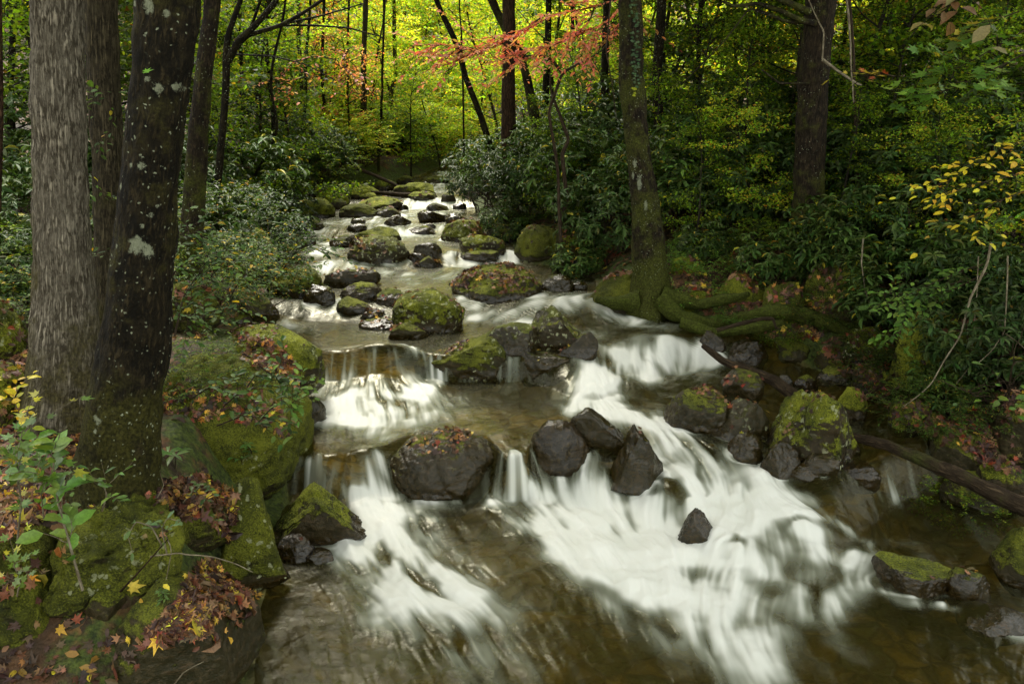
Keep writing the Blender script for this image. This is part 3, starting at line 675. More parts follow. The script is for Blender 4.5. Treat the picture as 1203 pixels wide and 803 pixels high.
S_('small glistening black rock under the upright angular rock', (797,596,838,642), moss=.0, wet=1, box_e=.95, seed=6, planes=[(.6,-.2,.7,.6)])
S_('dark triangular rock below the left fall', (322,572,425,645), moss=.55, wet=.35, dr=.7, planes=[(-.62,0,.7,.42),(.66,0,.72,.50)], cuts=2, seed=21)
S_('small brown wet rock leaning on the dark triangular rock', (326,626,371,660), moss=.1, wet=.8, seed=22, lit=2)
S_('low black stone washed by foam right of the dark triangular rock', (358,645,392,662), moss=.0, wet=1, seed=23)
S_('long mossy boulder with a heap of leaves on its left end, above the centre', (489,389,613,444), moss=.62, wet=.25, dr=.6, lit=220, litc=(-.35,.1,.5), lich=.3, planes=[(-.5,0,.8,.6),(.75,0,.45,.75)], seed=25)
S_('wet grey boulder with a mossy side behind the long mossy boulder', (573,378,632,418), moss=.4, wet=.6, lich=.3, seed=26, lit=8)
S_('tall dark wedge boulder with a pale crust on its top, right of centre', (619,359,690,413), moss=.38, wet=.45, lich=.9, planes=[(.7,0,.6,.45),(-.8,0,.4,.8)], seed=27, lit=6)
S_('tilted brown slab leaning against the tall dark wedge boulder', (655,390,702,420), moss=.25, wet=.5, dr=.5, planes=[(-.6,0,.8,.35)], seed=28, lit=14)
S_('low wet grey rock with two yellow leaves below the tall wedge boulder', (607,410,670,441), moss=.2, wet=.8, planes=[(.2,0,1,.6)], seed=29, lit=6)
S_('boxy green boulder sprinkled with leaves and white lichen', (462,340,546,391), moss=.72, wet=.15, dr=.85, box_e=.65, lich=.95, lit=80, cuts=5, cut_d=.85, seed=30)
S_('low mossy hump at the foot of the boxy green boulder', (457,377,503,399), moss=.75, wet=.2, seed=31, lit=12)
S_('flat leafy stone left of the boxy green boulder', (422,374,470,388), moss=.3, wet=.6, seed=32, lit=30, dr=.7)
S_('tiny stone capped with leaves behind the flat leafy stone', (423,363,452,375), moss=.2, wet=.6, seed=33, lit=30)
S_('brown mossy rock with a sloping back, two stones left of the boxy boulder', (396,348,443,369), moss=.55, wet=.35, seed=34, planes=[(.6,0,.8,.45)])
S_('dark angular rock behind the brown sloping rock', (400,331,450,354), moss=.35, wet=.5, seed=35)
S_('low dark stone between the angular rock and the boxy green boulder', (436,339,482,359), moss=.35, wet=.6, seed=36, lit=10)
S_('long flat grey slab with leaves strewn along its top', (381,315,447,337), moss=.25, wet=.45, dr=.5, box_e=.7, seed=37, lit=50)
S_('mossy boulder under the small yellow-leaved bush at the left of the stream', (315,314,385,351), moss=.7, wet=.3, seed=38)
S_('small black wet rock beside the boulder under the bush', (357,334,394,359), moss=.05, wet=.95, seed=39)
S_('brown boulder with leaves at the left edge of the stream', (257,341,328,377), moss=.45, wet=.35, seed=40, lit=50)
S_('small green stone in front of the brown left edge boulder', (267,369,299,385), moss=.8, wet=.2, seed=41, lit=6)
S_('broad flat-topped boulder covered in a carpet of leaves', (531,313,636,354), moss=.5, wet=.4, dr=.85, lit=620, planes=[(0,-.2,1,.55),(-.6,0,.8,.7),(.6,0,.8,.75)], seed=42)
S_('big brown boulder with a pale lichen cap in the upper stream', (409,276,481,310), moss=.4, wet=.3, lich=1.0, lit=40, seed=43)
S_('long green boulder lying behind the lichen-capped boulder', (412,266,471,284), moss=.75, wet=.2, dr=.6, seed=44)
S_('dark round rock left of the small upper fall', (485,284,520,306), moss=.2, wet=.7, seed=45)
S_('low black rock beneath the dark round rock', (478,296,502,308), moss=.1, wet=.9, seed=46)
S_('small pointed leafy stone below the dark round rock', (488,300,519,314), moss=.35, wet=.4, seed=47, lit=40, planes=[(-.6,0,.7,.5),(.6,0,.7,.5)])
S_('leafy lichen-spotted boulder right of the small upper fall', (540,275,595,302), moss=.5, wet=.3, lich=.8, seed=48, lit=60)
S_('dark low boulder in front of the leafy lichen-spotted boulder', (538,292,590,308), moss=.35, wet=.5, seed=49)
S_('green boulder with a yellow leafy crown at the right of the upper stream', (519,258,571,285), moss=.72, wet=.2, lich=.6, seed=50, lit=80)
S_('large green boulder under the thin slanting stem on the right bank', (603,264,662,310), moss=.85, wet=.25, dr=.9, seed=51, lit=25)
S_('mossy boulder just right of the large green boulder', (648,276,704,312), moss=.6, wet=.3, seed=52, lit=20)
S_('dark boulder in the shade behind the leafy lichen-spotted boulder', (568,262,611,285), moss=.4, wet=.4, seed=53)
for i, (bx, mo, we, li) in enumerate([((387,276,421,291),.3,.5,4),((408,262,431,273),.1,.8,0),((452,252,483,265),.1,.8,0),((480,265,512,276),.3,.5,0),((491,246,526,262),.15,.8,0),
      ((523,250,551,264),.15,.8,0),((501,238,527,248),.2,.7,0),((442,242,471,255),.3,.5,8),((420,231,475,249),.55,.3,20),((399,239,445,256),.6,.3,0),((338,232,394,257),.8,.15,0),
      ((370,223,411,245),.85,.1,6),((413,216,448,234),.95,.05,0),((340,256,381,271),.3,.5,0),((300,270,362,293),.3,.5,0),((440,210,466,224),.6,.3,0),((462,217,487,231),.55,.3,0),
      ((474,214,511,230),.75,.2,0),((386,232,408,246),.4,.4,0),((480,224,512,236),.6,.3,12),((428,226,446,236),.5,.3,0),((518,226,536,238),.4,.5,0),((500,206,528,216),.6,.2,0),
      ((466,206,486,216),.6,.2,0),((440,268,462,278),.1,.8,0),((412,256,430,263),.1,.9,0),((360,262,378,271),.2,.8,0),((636,322,673,342),.15,.85,0),((672,331,690,341),.1,.9,0),
      ((350,278,372,290),.1,.9,0),((496,262,512,268),.1,.9,0),((466,240,480,247),.1,.9,0),((532,238,548,246),.2,.8,0),((384,222,400,230),.6,.2,0),((340,218,372,232),.6,.2,0)]):
    rock('', bx, moss=mo, wet=we, lit=li, seed=200 + i, group='small rocks of the upper stream', name='stream_rock')
# right side of the stream
S_('squat leafy rock left of the mossy log butt, right half of the stream', (779,455,855,508), moss=.35, wet=.5, lit=70, litc=(.35,.1,.5), seed=60, planes=[(.1,-.3,.9,.7)])
S_('two-tone pale brown rock with a flat slanted face beside the squat leafy rock', (832,470,902,520), moss=.2, wet=.5, lich=.35, lit=14, seed=61, planes=[(-.4,-.3,.8,.5),(.5,-.7,.3,.6)])
S_('dark rock with an edging of leaves under the thin fallen branch', (846,434,896,468), moss=.3, wet=.6, lit=36, seed=62)
S_('largest block of the right side, wet brown below with bright moss and leaves', (899,456,1004,548), moss=.58, wet=.4, dr=.9, box_e=.7, lich=.5, lit=60, cuts=5, litc=(-.2,.1,.7), seed=63, planes=[(-.7,-.3,.55,.6),(-.2,-.95,-.1,.7)])
S_('small wet brown rock in front of the two-tone rock', (852,508,895,545), moss=.05, wet=.95, seed=64, lit=4)
S_('smooth rust-brown wet rock at the foot of the largest block', (892,520,938,562), moss=.05, wet=1, seed=65, planes=[(.5,-.4,.7,.6)])
S_('thin wet stone wedged low under the largest block', (940,530,985,560), moss=.2, wet=.8, seed=66)
S_('reddish wet stone at the waterline below the largest block', (925,545,966,564), moss=0, wet=1, seed=67)
S_('small wet dark stone at the tip of the log, right channel', (985,542,1034,566), moss=.05, wet=1, seed=68)
S_('dark rock at the right end of the upper right fall', (820,387,852,414), moss=.3, wet=.7, seed=69)
S_('flat wet grey rock behind the thin fallen branch', (844,397,902,428), moss=.1, wet=.85, box_e=.75, seed=70, lit=6)
S_('small mossy stone in the shallow right pool', (932,440,960,456), moss=.5, wet=.4, seed=71)
S_('mossy cobble beside the shallow right pool', (960,430,1000,448), moss=.8, wet=.2, seed=72)
S_('small dark stone left of the mossy cobble', (912,440,932,452), moss=.1, wet=.8, seed=73)
S_('mossy brown stone behind the largest block', (998,428,1036,462), moss=.55, wet=.3, seed=74, lit=8)
S_('mid green stone right of the largest block', (978,456,1018,492), moss=.75, wet=.2, seed=75, lit=2)
S_('pale lichen-blotched boulder at the edge of the right bank', (988,384,1046,432), moss=.6, wet=.15, lich=1.0, box_e=.7, seed=76, lit=4, base='S')
S_('long dark flat boulder half drowned at the lower right', (1018,662,1122,700), moss=.35, wet=1, dr=.6, seed=77, planes=[(0,0,1,.5)], lit=2)
S_('dark wet stone holding a clump of red leaves, lower right', (1108,668,1160,704), moss=.3, wet=1, seed=78, lit=14, litc=(0,0,.6))
S_('wide rock under a thin sheet of water in the bottom right corner', (1118,716,1215,748), moss=.0, wet=1, seed=79, box_e=1)
S_('green-brown boulder cut by the right edge above the drowned rocks', (1156,622,1240,692), moss=.6, wet=.3, seed=80)
G2 = 'boulders on the right bank'
for a in [('big dark mossy boulder under the drooping pale vine', (1040,358,1165,470), dict(moss=.75, wet=.1, seed=90)),
          ('huge dark boulder above the mossy root', (938,292,1034,384), dict(moss=.6, wet=.1, seed=91, lit=30)),
          ('mossy block at the right edge among leaves', (1146,458,1230,545), dict(moss=.6, wet=.2, seed=92, lit=60)),
          ('low mossy boulder below the pale vine tip', (1040,470,1110,508), dict(moss=.6, wet=.2, seed=93, lit=20)),
          ('dark mossy boulder above the fallen log', (1080,500,1150,560), dict(moss=.55, wet=.3, seed=94, lit=20)),
          ('round mossy boulder right of the log bend', (1140,540,1203,600), dict(moss=.5, wet=.3, seed=95)),
          ('small boulder between the lichen-blotched boulder and the big dark one', (1020,436,1060,470), dict(moss=.5, wet=.2, seed=96)),
          ('leaf-dusted stone under the end of the mossy root', (955,405,992,436), dict(moss=.6, wet=.2, seed=97, lit=10)),
          ('low stone at the foot of the mossy root', (900,398,950,424), dict(moss=.5, wet=.3, seed=98, lit=6)),
          ('moss mound right of the ivy-clad trunk', (792,330,850,364), dict(moss=1, wet=0, seed=99, lit=30, rough=.5)),
          ('bright moss hummock below the green herbs', (838,318,905,356), dict(moss=1, wet=0, seed=100, lit=30, rough=.5)),
          ('mossy stone among the green herbs', (788,300,822,322), dict(moss=.9, wet=0, seed=101)),
          ('mossy ledge left of the ivy-clad trunk', (694,318,752,364), dict(moss=.75, wet=.3, seed=102, lit=40)),
          ('mossy slab at the waterline under the ivy-clad trunk', (700,340,768,370), dict(moss=.6, wet=.4, seed=103, lit=20)),
          ('green moss-covered stone beyond the moss hummock', (895,330,945,368), dict(moss=.9, wet=0, seed=104, lit=10)),
          ('dim boulder at the right edge under the hanging twigs', (1160,390,1240,462), dict(moss=.5, wet=.1, seed=105)),
          ('long boulder between the mossy block and the fallen log', (1100,556,1180,600), dict(moss=.4, wet=.4, seed=106))]:
    rock(a[0], a[1], group=G2, instream=False, waterline=False, **a[2])
G3 = 'boulders on the left bank'
for a in [('great moss-topped boulder with leaves and seedlings right of the leaning trunk', (176,412,378,566), dict(moss=.98, wet=.05, dr=.95, lit=60, litc=(.1,-.1,.75), seed=120, box_e=1.0, cuts=3, cut_d=.85, lich=.25, rough=.9)),
          ('moss and leaf covered boulder just behind the great moss-topped one', (238,380,386,466), dict(moss=.72, wet=.15, lit=300, seed=121, lich=.55, rough=.8, dr=.9)),
          ('dark rounded stone tucked at the corner of the great boulder by the fall', (345,465,384,500), dict(moss=.3, wet=.7, seed=122)),
          ('pointed upright slab of bright moss with round lichen spots', (256,562,334,694), dict(moss=.88, wet=.1, dr=.6, lich=.9, seed=123, planes=[(-.85,0,.45,.45),(.9,0,.28,.62)], cuts=2, rough=.6)),
          ('wide mossy ledge boulder below the leaning trunk', (60,586,222,706), dict(moss=.88, wet=.1, dr=.9, seed=124, lit=60, lich=.5, rough=1.7, box_e=.75, planes=[(0,-.2,1,.6)])),
          ('dark green ledge in the lower left corner', (-70,620,112,760), dict(moss=.85, wet=.1, seed=125, box_e=.7, lit=20)),
          ('small dark green stone under the ledge', (104,690,152,728), dict(moss=.6, wet=.2, seed=126)),
          ('little flat stone beside the small dark green stone', (72,718,108,736), dict(moss=.35, wet=.3, seed=127)),
          ('mossy hump buried in leaves beside the pointed slab', (186,576,268,650), dict(moss=.8, wet=0, lit=260, seed=128, rough=.6)),
          ('low broad wet rock under the pile of maple leaves', (140,668,322,830), dict(moss=.45, wet=.35, dr=.9, seed=129, rough=.5, box_e=.9, sink=.2)),
          ('bright green mossy boulder at the left edge behind the grey trunk', (-40,346,44,432), dict(moss=.9, wet=0, seed=130, lich=.7)),
          ('mossy boulder in the shade below the yellow-flecked shrub', (232,268,334,338), dict(moss=.65, wet=.1, seed=131, lit=20)),
          ('mossy rock hidden behind seedlings left of the stream', (196,330,262,392), dict(moss=.7, wet=.1, seed=132, lit=10)),
          ('dark boulder behind the two left trunks', (-60,420,60,500), dict(moss=.7, wet=.0, seed=133, lit=60))]:
    rock(a[0], a[1], group=G3, instream=False, waterline=a[2].get('seed') in (122, 123), **a[2])

# ------------------------------------------------------------------ leaf litter lying on ground and rocks (before plants exist)
bpy.context.view_layer.update()
_dg = bpy.context.evaluated_depsgraph_get()
def pick(px, py):
    d = ray(px, py); d = d / np.linalg.norm(d); ok, loc, nrm, i, ob, m = SC.ray_cast(_dg, Vector(CAM), Vector(d))
    return (np.array(loc), np.array(nrm)) if ok else (None, None)
def inpoly(x, y, poly):
    c = False; n = len(poly)
    for i in range(n):
        x1, y1 = poly[i]; x2, y2 = poly[(i + 1) % n]
        if (y1 > y) != (y2 > y) and x < (x2 - x1) * (y - y1) / (y2 - y1) + x1: c = not c
    return c
def pile(label, polys, n, size, w=None, cols=None, group='fallen leaves on the banks', seed=1, patch=0.0, steep=.35, kind='maple'):
    """leaves on whatever surface lies there; polys outline the covered ground as seen, points drop onto the real surfaces"""
    r = np.random.default_rng(seed); P = []; N = []
    for poly in (polys if isinstance(polys[0][0], (tuple, list)) else [polys]):
        xs = [p[0] for p in poly]; ys = [p[1] for p in poly]; k = 0; m = n
        while k < m * 6 and len(P) < n:
            k += 1; x = r.uniform(min(xs), max(xs)); y = r.uniform(min(ys), max(ys))
            if not inpoly(x, y, poly): continue
            p, q = pick(x, y)
            if p is None or q[2] < steep or p[2] < float(Wf(p[0], p[1], False)) + .015: continue
            if patch and vn(p[None], 2.2)[0] + .35 * r.normal() < patch: continue
            P.append(p); N.append(q)
    if not P: return
    return litter('fallen_leaves', np.array(P), np.array(N), size, label, group, w, kind, cols)
W_DRY = [6, 7, 5, 4, 2.2, 1.4, .6]; W_YEL = [1, 2, 3, 1, 4, 6, .3]
pile('heap of brown and yellow maple leaves on the low rock at the near left corner', [(240,655),(285,668),(318,700),(305,735),(255,752),(215,760),(168,745),(200,715),(215,690),(228,668)], 600, .07, W_DRY, seed=1)
pile('scattered bright yellow maple leaves over the near left heap', [(150,662),(300,655),(322,700),(300,750),(220,770),(150,760)], 24, .075, [0,0,0,0,1,8,0], seed=2)
pile('rusty leaves packed between the mossy hump and the pointed slab', [(185,568),(240,556),(280,582),(276,640),(255,640),(225,612),(190,590)], 420, .075, W_DRY, seed=3)
pile('brown leaf layer round the feet of the two left trunks', [(0,470),(40,468),(90,485),(110,500),(96,545),(108,590),(70,600),(0,640)], 900, .08, [5,6,5,4,3,2.6,.5], seed=4)
pile('leaf scraps in the dark lower left corner', [(0,670),(60,680),(110,740),(230,760),(230,803),(0,803)], 420, .065, [6,6,5,6,1.5,1.2,.4], seed=5, patch=-.1)
pile('a few red brown leaves on the dark green ledge', [(0,640),(80,640),(110,700),(0,700)], 16, .07, seed=6)
pile('brown leaves spread over the top of the great moss boulder', [(190,448),(230,455),(270,452),(320,470),(350,500),(340,520),(300,500),(250,490),(215,500),(186,482)], 300, .06, W_DRY, seed=7, steep=.25)
pile('brown leaves on the boulder behind the great moss boulder', [(280,395),(320,400),(355,430),(350,462),(320,440),(285,425)], 300, .065, W_DRY, seed=8, steep=.2)
pile('litter under the left bank bushes', [(0,300),(60,330),(60,420),(0,450)], 260, .07, W_DRY, seed=9)
pile('litter along the left bank beside the small trees', [(190,300),(260,290),(300,350),(250,400),(190,400)], 220, .07, W_DRY, seed=10)
pile('leaf carpet on the slope right of the ivy-clad tree', [(775,300),(860,285),(960,300),(1000,345),(960,400),(900,395),(840,372),(780,350)], 1300, .085, W_DRY, seed=11, patch=-.15)
pile('leaf carpet under the rhododendrons left of the ivy-clad tree', [(640,240),(740,240),(745,320),(700,330),(660,300)], 700, .09, W_DRY, seed=12, patch=-.2)
pile('dim reddish leaves among the right bank boulders', [(960,400),(1060,380),(1203,430),(1203,560),(1120,540),(1010,470)], 800, .075, [8,5,2,6,.5,.2,2], seed=13, patch=-.2)
pile('thin litter on the hillside behind the right bank', [(860,200),(1203,200),(1203,430),(1040,380),(900,300)], 900, .10, W_DRY, seed=14)
for i, (a, b_) in enumerate([(150,693),(190,680),(240,765),(100,752),(83,655+1)]): pass

# ------------------------------------------------------------------ palettes (leaf colours)
P_BRIGHT = ([(.29,.44,.045),(.42,.54,.055),(.18,.32,.035),(.58,.57,.06),(.72,.58,.06),(.72,.36,.06)], [5,5,4,2.5,1.6,.9])
P_YELL = ([(.60,.62,.06),(.76,.66,.07),(.38,.52,.05),(.76,.44,.06),(.25,.40,.04)], [4,4,4,1.4,2])
P_MID = ([(.10,.165,.012),(.15,.235,.016),(.23,.31,.022),(.03,.07,.012),(.28,.26,.03)], [5,4,3,3,.5])
P_DARK = ([(.036,.066,.010),(.056,.095,.014),(.085,.13,.018),(.20,.16,.02),(.12,.05,.02)], [5,5,3,.35,.25])
P_RHODO = ([(.026,.056,.012),(.040,.076,.016),(.062,.10,.024),(.016,.036,.008),(.30,.26,.03)], [5,5,3,3,.10])
P_RHOMID = ([(.042,.080,.018),(.062,.105,.026),(.09,.14,.04),(.024,.05,.012),(.40,.34,.04)], [5,5,3,2,.2])
P_RHOLIGHT = ([(.052,.095,.018),(.078,.135,.026),(.115,.175,.040),(.028,.055,.010),(.5,.40,.04)], [5,5,3,3,.35])
P_YSHRUB = ([(.055,.11,.02),(.085,.15,.03),(.13,.20,.04),(.50,.40,.03),(.60,.34,.03),(.03,.06,.015)], [5,5,3,1.0,.4,3])
P_PINK = ([(.82,.27,.20),(.84,.38,.18),(.70,.16,.13),(.84,.52,.18),(.55,.36,.10)], [4,4,3,2,1])
P_ORANGE = ([(.40,.17,.03),(.45,.25,.03),(.30,.10,.03),(.20,.20,.02)], [4,3,3,2])
P_YELLEAF = ([(.74,.60,.03),(.80,.70,.05),(.66,.42,.03),(.42,.46,.05)], [5,3,2,1])
P_LIME = ([(.11,.22,.03),(.15,.27,.04),(.21,.32,.05),(.08,.16,.03)], [4,4,2,2])

def walk(p, d, n, step, wob, up=0.0, r=rng, g=None):
    pts = [np.array(p, float)]; d = np.array(d, float); d /= np.linalg.norm(d)
    for i in range(n):
        d = d + wob * r.normal(size=3) + np.array([0, 0, up]); d /= np.linalg.norm(d); pts.append(pts[-1] + d * step)
    return np.array(pts)
def interp_path(P, t):
    s = np.linspace(0, 1, len(P)); return np.stack([np.interp(t, s, P[:, k]) for k in range(3)], -1)

def mk_rhodo(seed, R=1.3, H=2.2, n=380, L=.155, palette=P_RHODO, leaves_per=8, droop=.06, kind='long', wid=.34):
    r = np.random.default_rng(seed); stems = []; tips = []; tipd = []
    for k in range(9):
        a = r.uniform(0, 2 * PI); e = r.uniform(.5, 1.35)
        d = np.array([math.cos(a) * math.cos(e), math.sin(a) * math.cos(e), math.sin(e)])
        p = walk([.15 * math.cos(a), .15 * math.sin(a), -.15], d, 9, H * .8 / 9 * r.uniform(.7, 1.15), .16, .02, r)
        stems.append(tube(p, np.linspace(.026, .008, len(p)), 6, seed=k))
        for j in range(5):
            t = r.uniform(.35, 1); q = interp_path(p, np.array([t]))[0]
            d2 = rnd_unit(1, r)[0]; d2[2] = abs(d2[2]) * .5 + .1; p2 = walk(q, d2, 4, .13, .25, .02, r); stems.append(tube(p2, np.linspace(.010, .004, 5), 4, seed=k))
    # whorls through a lumpy dome, denser near the outside
    u = rnd_unit(n * 3, r); u[:, 2] = u[:, 2] * .75 + .25
    rad = r.uniform(.35, 1.0, n * 3) ** .55
    lump = 1 + .38 * fbm(u * 1.0, 1.7, 3, seed * 7.7)
    Pp = np.stack([u[:, 0] * R, u[:, 1] * R, H * .48 + u[:, 2] * H * .55], -1) * 1.0
    Pp = np.c_[Pp[:, :2] * (rad * lump)[:, None], H * .45 + (Pp[:, 2] - H * .45) * rad * lump]
    gap = fbm(Pp, 2.2, 3, seed * 3.1); Pp = Pp[(gap > -.06) & (Pp[:, 2] > .02)][:n]
    n = len(Pp); m = leaves_per
    ax = u[:n] * .0 + (Pp - np.array([0, 0, H * .35])); ax /= np.linalg.norm(ax, axis=1)[:, None] + 1e-9; ax = ax * .5 + np.array([0, 0, .8]) + .25 * rnd_unit(n, r); ax /= np.linalg.norm(ax, axis=1)[:, None]
    A = np.repeat(ax, m, 0); P = np.repeat(Pp, m, 0); ph = (np.tile(np.arange(m), n) / m + np.repeat(r.random(n), m) + r.normal(0, .04, n * m)) * 2 * PI
    e1 = np.cross(A, [0.3, 1, .1]); e1 /= np.linalg.norm(e1, axis=1)[:, None]; e2 = np.cross(A, e1)
    D = e1 * np.cos(ph)[:, None] + e2 * np.sin(ph)[:, None] - A * (droop + .2 * r.normal(size=(n * m, 1)))
    Lg = L * np.exp(r.normal(0, .22, n * m)) * np.repeat(np.exp(r.normal(0, .22, n)), m)
    C = pal(n * m, palette[0], palette[1], .22, r)
    v, q, t, a = leaves(kind, P, D, A + .25 * rnd_unit(n * m, r), Lg, Lg * wid, C, r.uniform(.5, 1.6, n * m))
    sv, sq, st, sa = cat_geo(stems)
    return mesh('rhododendron_stems', sv, sq, st, M_STEM, {**sa, 'moss': np.zeros(len(sv))}), mesh('rhododendron_leaves', v, q, t, M_RHODO, a)

def mk_shrub(seed, R=1.0, H=1.4, ntw=260, per=11, L=.06, palette=P_YSHRUB, kind='oval', wid=.5, mat=None, flat=.25):
    """twiggy bush: arching twigs carrying alternate leaves"""
    r = np.random.default_rng(seed); stems = []; P = []; D = []
    for k in range(8):
        a = r.uniform(0, 2 * PI); e = r.uniform(.5, 1.3); d = np.array([math.cos(a) * math.cos(e), math.sin(a) * math.cos(e), math.sin(e)])
        p = walk([0, 0, -.1], d, 8, H / 8 * r.uniform(.8, 1.1), .15, 0, r); stems.append(tube(p, np.linspace(.016, .005, len(p)), 5))
    u = rnd_unit(ntw * 2, r); u[:, 2] = u[:, 2] * .8 + .2; rad = r.uniform(.3, 1, ntw * 2) ** .5 * (1 + .4 * fbm(u, 1.8, 3, seed * 5.1))
    B = np.stack([u[:, 0] * R * rad, u[:, 1] * R * rad, H * .5 + u[:, 2] * rad * H * .52], -1)
    B = B[(fbm(B, 2.5, 3, seed) > -.14) & (B[:, 2] > .0)][:ntw]; ntw = len(B)
    for i in range(ntw):
        d = (B[i] - [0, 0, H * .3]); d /= np.linalg.norm(d) + 1e-9; d = d * .8 + rnd_unit(1, r)[0] * .7; d[2] = d[2] * .5
        p = walk(B[i], d, 5, .06, .2, -.05, r)
        if i % 2 == 0: stems.append(tube(p, np.linspace(.004, .002, 6), 3, cap=False))
        t = np.linspace(.1, 1, per); q = interp_path(p, t); dd = np.gradient(q, axis=0); dd /= np.linalg.norm(dd, axis=1)[:, None] + 1e-9
        side = np.cross(dd, [0, 0, 1.0]); side /= np.linalg.norm(side, axis=1)[:, None] + 1e-9
        sg = np.where(np.arange(per) % 2, 1, -1)[:, None]
        P.append(q); D.append(dd * .5 + side * sg + .3 * rnd_unit(per, r))
    P = np.concatenate(P); D = np.concatenate(D); n = len(P); N = np.array([0, 0, 1.0]) + flat * 2 * rnd_unit(n, r) * .6
    Lg = L * np.exp(r.normal(0, .25, n)); C = pal(n, palette[0], palette[1], .2, r)
    v, q, t, a = leaves(kind, P, D, N, Lg, Lg * wid, C, r.uniform(.3, 1.5, n)); sv, sq, st, sa = cat_geo(stems)
    return mesh('shrub_stems', sv, sq, st, M_STEM, {**sa, 'moss': np.zeros(len(sv))}), mesh('shrub_leaves', v, q, t, mat or M_LEAF, a)

def mk_tree(seed, H=8, R=2.6, h0=.18, nlimb=16, nl=7000, L=.10, palette=P_BRIGHT, kind='diamond', tr=.07, layer=.22, mat=None, lean=0.0, barkm=None):
    r = np.random.default_rng(seed)
    tp = walk([0, 0, -.3], [lean, 0, 1], 14, (H + .3) / 14, .07, .03, r); wood = []; trad = np.linspace(tr, tr * .15, len(tp))
    trunk = tube(tp, trad, 9, noise=.12, seed=seed % 7)
    P = []; W = []
    for k in range(nlimb):
        t = h0 + (1 - h0) * (k + r.random()) / nlimb; b = interp_path(tp, np.array([t]))[0]; a = k * 2.4 + r.normal(0, .4)
        ln = R * (1.05 - .65 * ((t - h0) / (1 - h0)) ** 1.5) * r.uniform(.6, 1.15); el = r.uniform(.0, .55) + .4 * t
        p = walk(b, [math.cos(a) * math.cos(el), math.sin(a) * math.cos(el), math.sin(el)], 9, ln / 9, .13, -.02, r)
        wood.append(tube(p, np.linspace(tr * .33, .006, 10), 5, cap=False)); P.append((p, ln))
        for j in range(5):
            q = interp_path(p, np.array([r.uniform(.3, .95)]))[0]; d = rnd_unit(1, r)[0]; d[2] *= .25; p2 = walk(q, d, 5, ln * .09, .2, 0, r)
            wood.append(tube(p2, np.linspace(.010, .004, 6), 4, cap=False)); P.append((p2, ln * .45))
    w = np.array([x[1] for x in P]); w /= w.sum(); cnt = r.multinomial(nl, w); LP = []
    for (p, ln), c in zip(P, cnt):
        if c == 0: continue
        t = r.uniform(.15, 1.05, c) ** .8; q = interp_path(p, np.clip(t, 0, 1))
        sp = r.normal(size=(c, 3)) * np.array([1, 1, layer]) * (.12 + .10 * ln); LP.append(q + sp)
    LP = np.concatenate(LP); n = len(LP); LP = LP[fbm(LP, 1.3, 3, seed * 1.7) > -.22]; n = len(LP)
    D = rnd_unit(n, r); D[:, 2] = D[:, 2] * .5 - .15; N = np.array([0, 0, 1.0]) + .75 * rnd_unit(n, r)
    # neighbouring leaves share a tone: clumps of colour
    C = pal(n, palette[0], palette[1], .22, r) * (1.05 + .5 * fbm(LP, .8, 3, seed))[:, None]
    Lg = L * np.exp(r.normal(0, .25, n)); v, q, t, a = leaves(kind, LP, D, N, Lg, Lg * .72, C, r.uniform(0, 1.5, n))
    bm_ = barkm or M_FARBARK
    tm = mesh('tree_trunk', *trunk[:3], bm_, {**trunk[3], 'moss': np.zeros(len(trunk[0])), 'lichen': np.zeros(len(trunk[0]))})
    wv, wq, wt, wa = cat_geo(wood); wm = mesh('tree_limbs', wv, wq, wt, bm_, {**wa, 'moss': np.zeros(len(wv)), 'lichen': np.zeros(len(wv))})
    return tm, wm, mesh('tree_crown', v, q, t, mat or M_FAR, a)

REG = {}
def place(meshes, names, rootname, x, y, key, cat, group, s=1.0, rz=0.0, dz=0.0, sz=None, z=None):
    z0 = (gz(x, y) if z is None else z) + dz
    o = thing(rootname, None, cat, (x, y, z0), group); o.rotation_euler = (0, 0, rz); o.scale = (s, s, sz or s)
    for m, nm in zip(meshes, names): link(nm, m, o)
    REG.setdefault(key, []).append((topx((x, y, z0 + 1))[0], o)); return o
# unseen crowns above the frame for the big trees, built to cast shade
def mk_crown(seed, R=4.5, z0=8, z1=17, n=5200, L=.30, palette=P_MID):
    r = np.random.default_rng(seed); u = rnd_unit(n * 2, r); rad = r.uniform(.2, 1, n * 2) ** .5
    P = np.stack([u[:, 0] * R * rad, u[:, 1] * R * rad, (z0 + z1) / 2 + u[:, 2] * rad * (z1 - z0) / 2], -1)
    P = P[fbm(P, .45, 3, seed) > -.05][:n]; n = len(P); D = rnd_unit(n, r); N = np.array([0, 0, 1.0]) + .7 * rnd_unit(n, r)
    Lg = L * np.exp(r.normal(0, .2, n)); v, q, t, a = leaves('diamond', P, D, N, Lg, Lg * .8, pal(n, palette[0], palette[1], .2, r), 1.0)
    return mesh('high_shade_crown', v, q, t, M_FAR, a)

